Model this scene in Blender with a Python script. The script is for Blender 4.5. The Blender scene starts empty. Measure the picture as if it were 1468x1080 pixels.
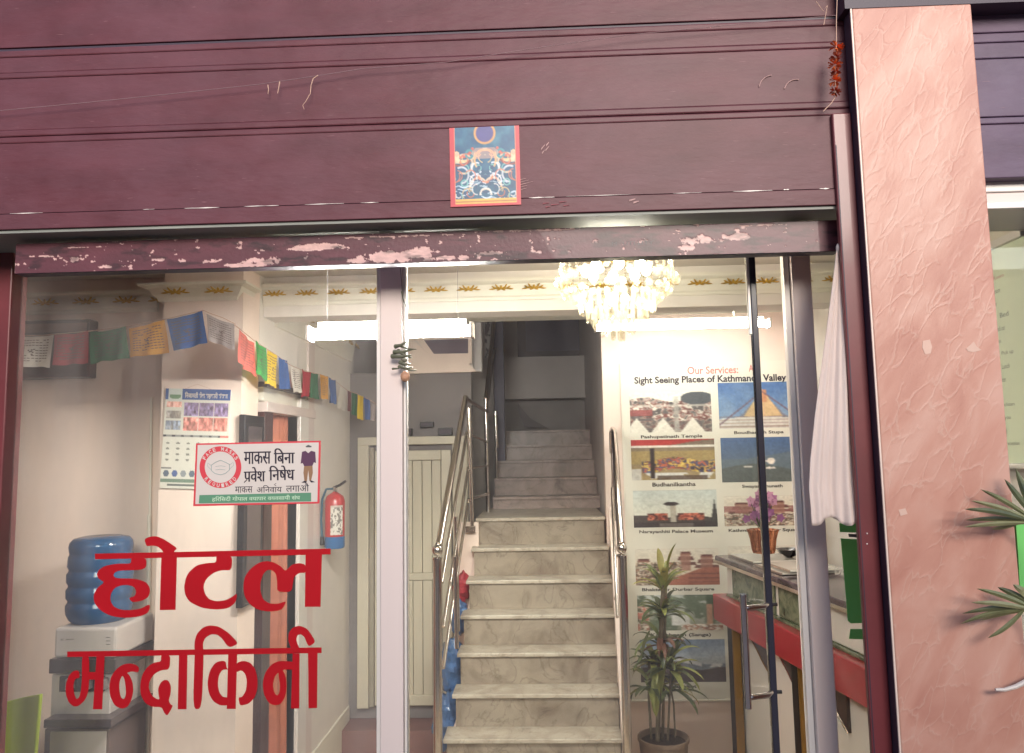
# -*- coding: utf-8 -*-
import bpy, bmesh, math, random
import numpy as np
from mathutils import Vector, Matrix
from mathutils.geometry import tessellate_polygon

random.seed(7)
rng = np.random.default_rng(7)
SC = bpy.context.scene
COL = SC.collection

# ------------------------------------------------------------------ camera
F = 1080.0
CAMLOC = Vector((0.0, -2.5, 1.75))
YAW, PITCH, ROLL = math.radians(2.2), math.radians(5.78), -0.0178
CR = Matrix.Rotation(YAW, 3, 'Z') @ Matrix.Rotation(math.radians(90) + PITCH, 3, 'X') @ Matrix.Rotation(ROLL, 3, 'Z')
cam = bpy.data.cameras.new("camera")
cam.sensor_width = 36
cam.lens = F * 36 / 1468
cam.clip_start = 0.05
cam.clip_end = 3000
camo = bpy.data.objects.new("camera", cam)
COL.objects.link(camo)
camo.matrix_world = Matrix.Translation(CAMLOC) @ CR.to_4x4()
SC.camera = camo

# ------------------------------------------------------------------ world, sun, exposure
W = bpy.data.worlds.new("World")
SC.world = W
W.use_nodes = True
wn = W.node_tree
bgn = wn.nodes["Background"]
sky = wn.nodes.new("ShaderNodeTexSky")
sky.sky_type = 'NISHITA'
sky.sun_disc = False
SUN_EL, SUN_AZ = math.radians(21), math.radians(168)      # azimuth clockwise from +Y: behind the camera, to its right
sky.sun_elevation = SUN_EL
sky.sun_rotation = SUN_AZ
sky.dust_density = 0.8
sky.ozone_density = 1.0
sky.air_density = 1.0
wn.links.new(sky.outputs[0], bgn.inputs[0])
bgn.inputs[1].default_value = 0.12
sl = bpy.data.lights.new("sun", 'SUN')
sl.energy = 1.5
sl.angle = math.radians(24)
sl.color = (1.0, 0.90, 0.80)
so = bpy.data.objects.new("sun", sl)
COL.objects.link(so)
sd = Vector((math.sin(SUN_AZ) * math.cos(SUN_EL), math.cos(SUN_AZ) * math.cos(SUN_EL), math.sin(SUN_EL)))
so.rotation_euler = sd.to_track_quat('Z', 'Y').to_euler()
so.location = (0, -6, 8)
VS = SC.view_settings
VS.view_transform = 'Standard'
VS.look = 'None'
VS.exposure = 1.25
VS.gamma = 1
VS.use_curve_mapping = False
SC.cycles.max_bounces = 8
SC.cycles.transparent_max_bounces = 16
SC.cycles.sample_clamp_indirect = 4.0
SC.cycles.caustics_reflective = False
SC.cycles.caustics_refractive = False

# ------------------------------------------------------------------ helpers
def ray(px, py):
    return CR @ Vector(((px - 734) / F, -(py - 540) / F, -1.0))

def P(px, py, y):
    """the point seen at a photo pixel on the plane y = const (facade glass is y = 0)"""
    r = ray(px, py)
    return CAMLOC + r * ((y - CAMLOC.y) / r.y)

def PX(px, py, x):
    r = ray(px, py)
    return CAMLOC + r * ((x - CAMLOC.x) / r.x)

def X(px, py, y): return P(px, py, y).x
def Z(px, py, y): return P(px, py, y).z

def lin(c):
    return tuple((v / 255 / 12.92) if v / 255 <= 0.04045 else ((v / 255 + 0.055) / 1.055) ** 2.4 for v in c)

def new_mat(name):
    m = bpy.data.materials.new(name)
    m.use_nodes = True
    nt = m.node_tree
    return m, nt, nt.nodes["Principled BSDF"]

def mat(name, rgb, rough=0.5, metal=0.0, var=0.08, vscale=6.0, bump=0.0, bscale=60.0, coat=0.0, spec=0.5,
        emis=None, es=0.0, trans=0.0, stretch=(1, 1, 1), srgb=True, crough=0.08):
    m, nt, b = new_mat(name)
    c = lin(rgb) if srgb else rgb
    tc = nt.nodes.new("ShaderNodeTexCoord")
    mp = nt.nodes.new("ShaderNodeMapping")
    mp.inputs['Scale'].default_value = stretch
    nt.links.new(tc.outputs['Object'], mp.inputs[0])
    b.inputs['Roughness'].default_value = rough
    b.inputs['Metallic'].default_value = metal
    b.inputs['Specular IOR Level'].default_value = spec
    b.inputs['Coat Weight'].default_value = coat
    b.inputs['Coat Roughness'].default_value = crough
    if var > 0:
        n = nt.nodes.new("ShaderNodeTexNoise")
        n.inputs['Scale'].default_value = vscale
        n.inputs['Detail'].default_value = 5
        nt.links.new(mp.outputs[0], n.inputs['Vector'])
        r = nt.nodes.new("ShaderNodeValToRGB")
        r.color_ramp.elements[0].position = 0.3
        r.color_ramp.elements[1].position = 0.7
        r.color_ramp.elements[0].color = (*[v * (1 - var) for v in c], 1)
        r.color_ramp.elements[1].color = (*[min(1, v * (1 + var)) for v in c], 1)
        nt.links.new(n.outputs[0], r.inputs[0])
        nt.links.new(r.outputs[0], b.inputs['Base Color'])
    else:
        b.inputs['Base Color'].default_value = (*c, 1)
    if bump > 0:
        n2 = nt.nodes.new("ShaderNodeTexNoise")
        n2.inputs['Scale'].default_value = bscale
        n2.inputs['Detail'].default_value = 4
        nt.links.new(mp.outputs[0], n2.inputs['Vector'])
        bp = nt.nodes.new("ShaderNodeBump")
        bp.inputs['Strength'].default_value = bump
        bp.inputs['Distance'].default_value = 0.01
        nt.links.new(n2.outputs[0], bp.inputs['Height'])
        nt.links.new(bp.outputs[0], b.inputs['Normal'])
    if emis:
        b.inputs['Emission Color'].default_value = (*emis, 1)
        b.inputs['Emission Strength'].default_value = es
    if trans > 0:      # thin cloth: part of the light goes through
        t = nt.nodes.new("ShaderNodeBsdfTranslucent")
        t.inputs[0].default_value = (*c, 1)
        mx = nt.nodes.new("ShaderNodeMixShader")
        mx.inputs[0].default_value = trans
        nt.links.new(b.outputs[0], mx.inputs[1])
        nt.links.new(t.outputs[0], mx.inputs[2])
        nt.links.new(mx.outputs[0], nt.nodes["Material Output"].inputs[0])
    return m

def glass_mat(name, tint=(0.93, 0.95, 0.94), dust=0.03, ior=1.5):
    m, nt, b = new_mat(name)
    nt.nodes.remove(b)
    tr = nt.nodes.new("ShaderNodeBsdfTransparent"); tr.inputs[0].default_value = (*tint, 1)
    gl = nt.nodes.new("ShaderNodeBsdfGlossy"); gl.inputs['Roughness'].default_value = 0.015
    fr = nt.nodes.new("ShaderNodeFresnel"); fr.inputs[0].default_value = ior
    mx = nt.nodes.new("ShaderNodeMixShader")
    nt.links.new(fr.outputs[0], mx.inputs[0]); nt.links.new(tr.outputs[0], mx.inputs[1]); nt.links.new(gl.outputs[0], mx.inputs[2])
    df = nt.nodes.new("ShaderNodeBsdfDiffuse"); df.inputs[0].default_value = (0.75, 0.7, 0.68, 1)
    tc = nt.nodes.new("ShaderNodeTexCoord")
    mp = nt.nodes.new("ShaderNodeMapping"); mp.inputs['Scale'].default_value = (3, 1, 0.9)
    nt.links.new(tc.outputs['Object'], mp.inputs[0])
    n = nt.nodes.new("ShaderNodeTexNoise"); n.inputs['Scale'].default_value = 3; n.inputs['Detail'].default_value = 8
    nt.links.new(mp.outputs[0], n.inputs['Vector'])
    mr = nt.nodes.new("ShaderNodeMapRange")
    mr.inputs[1].default_value = 0.35; mr.inputs[2].default_value = 0.75
    mr.inputs[3].default_value = dust * 0.5; mr.inputs[4].default_value = dust * 1.8
    nt.links.new(n.outputs[0], mr.inputs[0])
    m2 = nt.nodes.new("ShaderNodeMixShader")
    nt.links.new(mr.outputs[0], m2.inputs[0]); nt.links.new(mx.outputs[0], m2.inputs[1]); nt.links.new(df.outputs[0], m2.inputs[2])
    nt.links.new(m2.outputs[0], nt.nodes["Material Output"].inputs[0])
    return m

def attr_mat(name, rough=0.5, coat=0.0, bump=0.0):
    m, nt, b = new_mat(name)
    a = nt.nodes.new("ShaderNodeVertexColor"); a.layer_name = "Col"
    nt.links.new(a.outputs[0], b.inputs['Base Color'])
    b.inputs['Roughness'].default_value = rough
    b.inputs['Coat Weight'].default_value = coat
    if bump:
        n = nt.nodes.new("ShaderNodeTexNoise"); n.inputs['Scale'].default_value = 90; n.inputs['Detail'].default_value = 6
        tc = nt.nodes.new("ShaderNodeTexCoord"); nt.links.new(tc.outputs['Object'], n.inputs['Vector'])
        bp = nt.nodes.new("ShaderNodeBump"); bp.inputs['Strength'].default_value = bump; bp.inputs['Distance'].default_value = 0.01
        nt.links.new(n.outputs[0], bp.inputs['Height']); nt.links.new(bp.outputs[0], b.inputs['Normal'])
    return m

class MB:
    """collects faces; build() links them as one mesh object"""
    def __init__(s): s.v, s.f = [], []
    def add(s, vs, fs):
        o = len(s.v); s.v += [tuple(v) for v in vs]; s.f += [tuple(i + o for i in f) for f in fs]; return s
    def box(s, x0, x1, y0, y1, z0, z1, M=None):
        x0, x1 = sorted((x0, x1)); y0, y1 = sorted((y0, y1)); z0, z1 = sorted((z0, z1))
        vs = [Vector(p) for p in ((x0, y0, z0), (x1, y0, z0), (x1, y1, z0), (x0, y1, z0), (x0, y0, z1), (x1, y0, z1), (x1, y1, z1), (x0, y1, z1))]
        if M is not None: vs = [M @ v for v in vs]
        return s.add(vs, [(0, 3, 2, 1), (4, 5, 6, 7), (0, 1, 5, 4), (1, 2, 6, 5), (2, 3, 7, 6), (3, 0, 4, 7)])
    def tube(s, pts, r, n=10, r1=None, cap=True):
        pts = [Vector(p) for p in pts]; rings = []
        prev = None
        for i, p in enumerate(pts):
            t = (pts[min(i + 1, len(pts) - 1)] - pts[max(i - 1, 0)]).normalized()
            a = Vector((0, 0, 1)) if abs(t.z) < 0.9 else Vector((0, 1, 0))
            if prev is not None: a = prev
            u = (a - t * a.dot(t)).normalized(); w = t.cross(u); prev = u
            rr = r if r1 is None else r + (r1 - r) * i / (len(pts) - 1)
            rings.append([p + (u * math.cos(2 * math.pi * k / n) + w * math.sin(2 * math.pi * k / n)) * rr for k in range(n)])
        vs = [v for q in rings for v in q]; fs = []
        for i in range(len(pts) - 1):
            for k in range(n):
                a, b = i * n + k, i * n + (k + 1) % n
                fs.append((a, b, b + n, a + n))
        if cap:
            fs.append(tuple(range(n - 1, -1, -1))); fs.append(tuple((len(pts) - 1) * n + k for k in range(n)))
        return s.add(vs, fs)
    def lathe(s, c, prof, n=24, M=None):
        vs = []; fs = []
        for r, z in prof:
            for k in range(n):
                a = 2 * math.pi * k / n
                v = Vector((r * math.cos(a), r * math.sin(a), z))
                if M is not None: v = M @ v
                vs.append(Vector(c) + v)
        for i in range(len(prof) - 1):
            for k in range(n):
                a, b = i * n + k, i * n + (k + 1) % n
                fs.append((a, b, b + n, a + n))
        fs.append(tuple(range(n - 1, -1, -1))); fs.append(tuple((len(prof) - 1) * n + k for k in range(n)))
        return s.add(vs, fs)
    def ball(s, c, r, n=8, sz=(1, 1, 1)):
        prof = [(max(1e-4, math.sin(math.pi * i / n)), -math.cos(math.pi * i / n)) for i in range(n + 1)]
        return s.lathe(c, prof, n * 2 if n > 4 else 6, Matrix.Diagonal((r * sz[0], r * sz[1], r * sz[2])))
    def prism(s, poly, vec, holes=()):
        """a 3D outline (list of points in one plane) given thickness vec"""
        loops = [[Vector(p) for p in poly]] + [[Vector(p) for p in h] for h in holes]
        tris = tessellate_polygon(loops)
        flat = [p for l in loops for p in l]; n = len(flat); vec = Vector(vec)
        fs = [tuple(t) for t in tris] + [tuple(i + n for i in reversed(t)) for t in tris]
        o = 0
        for l in loops:
            for k in range(len(l)):
                a, b = o + k, o + (k + 1) % len(l)
                fs.append((a, b, b + n, a + n))
            o += len(l)
        return s.add(flat + [p + vec for p in flat], fs)
    def grid(s, fn, nu, nv):
        vs = [fn(i / nu, j / nv) for j in range(nv + 1) for i in range(nu + 1)]
        fs = [(j * (nu + 1) + i, j * (nu + 1) + i + 1, (j + 1) * (nu + 1) + i + 1, (j + 1) * (nu + 1) + i) for j in range(nv) for i in range(nu)]
        return s.add(vs, fs)
    def build(s, name, m, parent=None, bevel=0.0, smooth=False, kind=None, label=None, solid=0.0, norm=True):
        me = bpy.data.meshes.new(name)
        me.from_pydata(s.v, [], s.f)
        me.update()
        if norm:
            bm = bmesh.new(); bm.from_mesh(me); bmesh.ops.recalc_face_normals(bm, faces=bm.faces[:]); bm.to_mesh(me); bm.free()
        if m: me.materials.append(m)
        if smooth:
            for p in me.polygons: p.use_smooth = True
            try: me.set_sharp_from_angle(angle=math.radians(40))
            except Exception: pass
        o = bpy.data.objects.new(name, me); COL.objects.link(o)
        if parent is not None:
            o.parent = parent
            base = Vector((0, 0, 0)); q = parent
            while q is not None: base += q.location; q = q.parent
            o.location = -base
        if solid:
            md = o.modifiers.new("solid", 'SOLIDIFY'); md.thickness = solid; md.offset = 0
        if bevel:
            md = o.modifiers.new("bevel", 'BEVEL'); md.width = bevel; md.segments = 2; md.limit_method = 'ANGLE'
        if kind: o["kind"] = kind
        if label: o["label"] = label
        return o

def BX(*a): return MB().box(*a)

def thing(name, label, cat, loc=(0, 0, 0), group=None):
    o = bpy.data.objects.new(name, None); COL.objects.link(o)
    o.empty_display_size = 0.05
    o.location = loc; o["label"] = label; o["category"] = cat
    if group: o["group"] = group
    return o

def tag(o, label, cat, group=None):
    o["label"] = label; o["category"] = cat
    if group: o["group"] = group
    return o

def struct(o):
    o["kind"] = "structure"; return o

def vnoise(h, w, cells, seed, octaves=4):
    r = np.random.default_rng(seed); out = np.zeros((h, w)); amp = 1; tot = 0
    for k in range(octaves):
        cy, cx = max(1, int(cells[0] * 2 ** k)), max(1, int(cells[1] * 2 ** k))
        g = r.random((cy + 2, cx + 2))
        yy = np.linspace(0, cy, h, endpoint=False); xx = np.linspace(0, cx, w, endpoint=False)
        yi = yy.astype(int); xi = xx.astype(int)
        fy = (yy - yi)[:, None]; fx = (xx - xi)[None, :]
        fy = fy * fy * (3 - 2 * fy); fx = fx * fx * (3 - 2 * fx)
        a = g[yi][:, xi]; b = g[yi][:, xi + 1]; c = g[yi + 1][:, xi]; d = g[yi + 1][:, xi + 1]
        out += amp * ((a * (1 - fx) + b * fx) * (1 - fy) + (c * (1 - fx) + d * fx) * fy)
        tot += amp; amp *= 0.55
    return out / tot

def picture(name, img, o, u, v, m, parent=None, kind=None, label=None, nrm=None, relief=None):
    """flat print: img is (rows, cols, 3) sRGB 0..255, row 0 on top; o top-left corner, u to the right, v downwards"""
    h, w = img.shape[:2]
    c = np.clip(img, 0, 255) / 255.0
    c = np.where(c <= 0.04045, c / 12.92, ((c + 0.055) / 1.055) ** 2.4)
    jj, ii = np.mgrid[0:h, 0:w]
    o, u, v = np.array(o), np.array(u), np.array(v)
    co = o + (ii / (w - 1))[..., None] * u + (jj / (h - 1))[..., None] * v
    if relief is not None:
        n = np.cross(u, -v); n = n / np.linalg.norm(n)
        co = co + relief[..., None] * n
    idx = jj * w + ii
    fs = np.stack([idx[:-1, :-1], idx[1:, :-1], idx[1:, 1:], idx[:-1, 1:]], -1).reshape(-1, 4)
    me = bpy.data.meshes.new(name)
    me.vertices.add(h * w); me.vertices.foreach_set("co", co.reshape(-1).astype(np.float32))
    me.loops.add(fs.size); me.loops.foreach_set("vertex_index", fs.reshape(-1).astype(np.int32))
    me.polygons.add(len(fs)); me.polygons.foreach_set("loop_start", np.arange(0, fs.size, 4, dtype=np.int32))
    me.update(calc_edges=True)
    a = me.color_attributes.new("Col", 'FLOAT_COLOR', 'POINT')
    a.data.foreach_set("color", np.concatenate([c.reshape(-1, 3), np.ones((h * w, 1))], 1).reshape(-1).astype(np.float32))
    me.materials.append(m)
    for p in me.polygons: p.use_smooth = True
    ob = bpy.data.objects.new(name, me); COL.objects.link(ob)
    if parent is not None:
        ob.parent = parent
        base = Vector((0, 0, 0)); q = parent
        while q is not None: base += q.location; q = q.parent
        ob.location = -base
    if kind: ob["kind"] = kind
    if label: ob["label"] = label
    return ob

def text(body, name, o, u, v, m, parent=None, bold=0.0, kind=None, keep=False, align=None, nrm=None, rows=None):
    """lettering as a thin flat mesh filling the box with top-left corner o, width vector u, height vector v (downwards).
    keep=True keeps the letters' own proportions (height rules)."""
    c = bpy.data.curves.new("lettering", 'FONT'); c.body = body; c.size = 1; c.offset = bold; c.resolution_u = 3
    t = bpy.data.objects.new("lettering", c); COL.objects.link(t)
    dg = bpy.context.evaluated_depsgraph_get()
    me = bpy.data.meshes.new_from_object(t.evaluated_get(dg))
    bpy.data.objects.remove(t); bpy.data.curves.remove(c)
    n = len(me.vertices)
    if n == 0: return None
    a = np.empty(n * 3); me.vertices.foreach_get("co", a); a = a.reshape(-1, 3)
    lo, hi = a.min(0), a.max(0); sz = np.maximum(hi - lo, 1e-6)
    o, u, v = np.array(o), np.array(u), np.array(v)
    fu = (a[:, 0] - lo[0]) / sz[0]; fv = (hi[1] - a[:, 1]) / sz[1]
    if keep:
        k = (sz[0] / sz[1]) * np.linalg.norm(v) / np.linalg.norm(u)
        fu = fu * k + {'c': (1 - k) / 2, 'r': 1 - k, None: 0}[align]
    co = o + fu[:, None] * u + fv[:, None] * v
    me.vertices.foreach_set("co", co.reshape(-1)); me.update()
    me.name = name
    me.materials.clear(); me.materials.append(m)
    ob = bpy.data.objects.new(name, me); COL.objects.link(ob)
    if parent is not None:
        ob.parent = parent
        base = Vector((0, 0, 0)); q = parent
        while q is not None: base += q.location; q = q.parent
        ob.location = -base
    if kind: ob["kind"] = kind
    return ob

def smooth_poly(pts, it=1):
    for _ in range(it):
        out = []
        n = len(pts)
        for i in range(n):
            a, b = pts[i], pts[(i + 1) % n]
            out.append((a[0] * .8 + b[0] * .2, a[1] * .8 + b[1] * .2)); out.append((a[0] * .2 + b[0] * .8, a[1] * .2 + b[1] * .8))
        pts = out
    return pts

# ------------------------------------------------------------------ materials
def dusty_paint(name, c0, c1, dustc, amt):
    """old gloss paint: blotchy colour, thin vertical dust runs, small scuffs"""
    m = mat(name, c0, rough=0.5, var=0.16, vscale=4, bump=0.16, bscale=18, coat=0.05, stretch=(1, 1, 3), crough=.3, spec=.3)
    nt = m.node_tree; b = nt.nodes["Principled BSDF"]
    src = b.inputs['Base Color'].links[0].from_socket
    tc = nt.nodes.new("ShaderNodeTexCoord"); mp = nt.nodes.new("ShaderNodeMapping"); mp.inputs['Scale'].default_value = (1.6, 1, 2.4)
    nt.links.new(tc.outputs['Object'], mp.inputs[0])
    n = nt.nodes.new("ShaderNodeTexNoise"); n.inputs['Scale'].default_value = 3.0; n.inputs['Detail'].default_value = 10; n.inputs['Roughness'].default_value = .65
    nt.links.new(mp.outputs[0], n.inputs['Vector'])
    n2 = nt.nodes.new("ShaderNodeTexNoise"); n2.inputs['Scale'].default_value = 1.3; n2.inputs['Detail'].default_value = 4
    nt.links.new(tc.outputs['Object'], n2.inputs['Vector'])
    mu = nt.nodes.new("ShaderNodeMath"); mu.operation = 'MULTIPLY'; nt.links.new(n.outputs[0], mu.inputs[0]); nt.links.new(n2.outputs[0], mu.inputs[1])
    mr = nt.nodes.new("ShaderNodeMapRange"); mr.inputs[1].default_value = .17; mr.inputs[2].default_value = .36; mr.inputs[3].default_value = 0; mr.inputs[4].default_value = amt
    nt.links.new(mu.outputs[0], mr.inputs[0])
    mx = nt.nodes.new("ShaderNodeMixRGB"); mx.inputs[2].default_value = (*lin(dustc), 1)
    nt.links.new(mr.outputs[0], mx.inputs[0]); nt.links.new(src, mx.inputs[1])
    ms_ = nt.nodes.new("ShaderNodeMapping"); ms_.inputs['Scale'].default_value = (4, 1, 60); ms_.inputs['Rotation'].default_value = (0, .12, 0)
    nt.links.new(tc.outputs['Object'], ms_.inputs[0])
    n3 = nt.nodes.new("ShaderNodeTexNoise"); n3.inputs['Scale'].default_value = 4; n3.inputs['Detail'].default_value = 3; nt.links.new(ms_.outputs[0], n3.inputs['Vector'])
    r3 = nt.nodes.new("ShaderNodeValToRGB"); e = r3.color_ramp.elements; e[0].position = .69; e[0].color = (0, 0, 0, 1); e[1].position = .74; e[1].color = (.45, .45, .45, 1)
    nt.links.new(n3.outputs[0], r3.inputs[0])
    m2 = nt.nodes.new("ShaderNodeMixRGB"); m2.inputs[2].default_value = (*lin((150, 110, 112)), 1)
    nt.links.new(r3.outputs[0], m2.inputs[0]); nt.links.new(mx.outputs[0], m2.inputs[1]); nt.links.new(m2.outputs[0], b.inputs['Base Color'])
    return m
maroon = dusty_paint("maroon_paint", (84, 39, 46), None, (112, 74, 84), .32)
maroon2 = mat("maroon_jamb_paint", (104, 44, 48), rough=0.4, var=0.16, coat=0.2, bump=0.04, bscale=14)
navy = mat("dark_channel_paint", (54, 40, 54), rough=0.5)
alu = mat("lilac_aluminium", (216, 200, 194), rough=0.4, metal=0.0, var=0.04, stretch=(1, 1, .1), bump=.02)
alu_w = mat("pale_aluminium", (226, 220, 214), rough=0.35, metal=0.1, var=0.03)
glass = glass_mat("window_glass", dust=0.05)  # pane dust, thickened to stand in for a milky veil
glass_door = glass_mat("door_glass", dust=0.016)
wallp = mat("pink_white_wall", (236, 215, 202), rough=0.55, var=0.035, vscale=2.5, bump=0.03, bscale=40, stretch=(1.4, 1.4, .35))
wallw = mat("white_wall", (228, 220, 212), rough=0.6, var=0.03, vscale=3, bump=0.03)
walld = mat("grey_stairwell_wall", (212, 204, 200), rough=0.7, var=0.05)
ceilm = mat("ceiling_paint", (226, 218, 210), rough=0.7, var=0.02)
ceilr = mat("white_ceiling_paint", (228, 226, 214), rough=0.7, var=0.02)
trimm = mat("cornice_plaster", (228, 222, 208), rough=0.5, var=0.02)
gold = mat("gold_leaf", (196, 158, 72), rough=0.35, metal=0.6, var=0.15, vscale=80)
steel = mat("brushed_steel", (214, 206, 200), rough=0.16, metal=1.0, var=0.04)
chrome = mat("polished_steel", (226, 222, 218), rough=0.05, metal=1.0, var=0.0)
whitep = mat("white_print", (206, 196, 188), rough=0.5, var=0.02)
posterp = mat("poster_paper", (222, 218, 204), rough=0.4, var=0.03, vscale=3)
redv = mat("red_vinyl", (174, 12, 26), rough=0.35, var=0.05, vscale=5)
redp = mat("red_print", (204, 62, 72), rough=0.5, var=0.03)
blackp = mat("dark_print", (38, 30, 46), rough=0.5, var=0)
greyp = mat("grey_print", (86, 84, 86), rough=0.5, var=0)
greenp = mat("green_print", (88, 138, 108), rough=0.5, var=0.03)
palep = mat("pale_green_print", (196, 220, 190), rough=0.5, var=0)
attr = attr_mat("printed_colours", rough=0.45)
attr_gloss = attr_mat("printed_card", rough=0.4, coat=0.15)
doorm = mat("cream_door_paint", (196, 188, 170), rough=0.45, var=0.05, bump=0.03, bscale=20, stretch=(1, 1, .2))
darkwood = mat("dark_wood", (56, 28, 28), rough=0.35, var=0.25, vscale=12, coat=.3, stretch=(1, 1, .15))
black = mat("black_paint", (26, 24, 28), rough=0.4, var=0.05)

def marble_mat(name, base, dark, scale=5.0, rough=0.35):
    m, nt, b = new_mat(name)
    tc = nt.nodes.new("ShaderNodeTexCoord")
    n = nt.nodes.new("ShaderNodeTexNoise"); n.inputs['Scale'].default_value = scale; n.inputs['Detail'].default_value = 8; n.inputs['Distortion'].default_value = 1.2
    nt.links.new(tc.outputs['Object'], n.inputs['Vector'])
    r = nt.nodes.new("ShaderNodeValToRGB"); e = r.color_ramp.elements
    e[0].position = .3; e[0].color = (*lin(dark), 1); e[1].position = .58; e[1].color = (*lin(base), 1)
    nt.links.new(n.outputs[0], r.inputs[0])
    n2 = nt.nodes.new("ShaderNodeTexNoise"); n2.inputs['Scale'].default_value = scale * .55; n2.inputs['Detail'].default_value = 6; n2.inputs['Distortion'].default_value = 2.5
    nt.links.new(tc.outputs['Object'], n2.inputs['Vector'])
    r2 = nt.nodes.new("ShaderNodeValToRGB"); e = r2.color_ramp.elements
    e[0].position = .485; e[0].color = (1, 1, 1, 1); e[1].position = .5; e[1].color = (.5, .46, .42, 1)
    k = r2.color_ramp.elements.new(.515); k.color = (1, 1, 1, 1)
    nt.links.new(n2.outputs[0], r2.inputs[0])
    mx = nt.nodes.new("ShaderNodeMixRGB"); mx.blend_type = 'MULTIPLY'; mx.inputs[0].default_value = .6
    nt.links.new(r.outputs[0], mx.inputs[1]); nt.links.new(r2.outputs[0], mx.inputs[2])
    nt.links.new(mx.outputs[0], b.inputs['Base Color']); b.inputs['Roughness'].default_value = rough
    return m
marble = marble_mat("stair_riser_marble", (154, 142, 126), (118, 104, 90))
marble_t = marble_mat("stair_tread_marble", (184, 174, 158), (152, 140, 124), 7)

def terrazzo_mat():
    m, nt, b = new_mat("terrazzo")
    tc = nt.nodes.new("ShaderNodeTexCoord")
    vo = nt.nodes.new("ShaderNodeTexVoronoi"); vo.inputs['Scale'].default_value = 34
    nt.links.new(tc.outputs['Object'], vo.inputs['Vector'])
    r = nt.nodes.new("ShaderNodeValToRGB"); r.color_ramp.interpolation = 'CONSTANT'; e = r.color_ramp.elements
    e[0].color = (*lin((214, 200, 178)), 1); e[1].position = .45; e[1].color = (*lin((186, 164, 138)), 1)
    for p_, c_ in ((.62, (206, 192, 170)), (.8, (110, 92, 78)), (.9, (214, 204, 186))):
        k = e.new(p_); k.color = (*lin(c_), 1)
    nt.links.new(vo.outputs['Color'], r.inputs[0]); nt.links.new(r.outputs[0], b.inputs['Base Color'])
    b.inputs['Roughness'].default_value = .3
    return m
terrazzo = terrazzo_mat()

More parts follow.
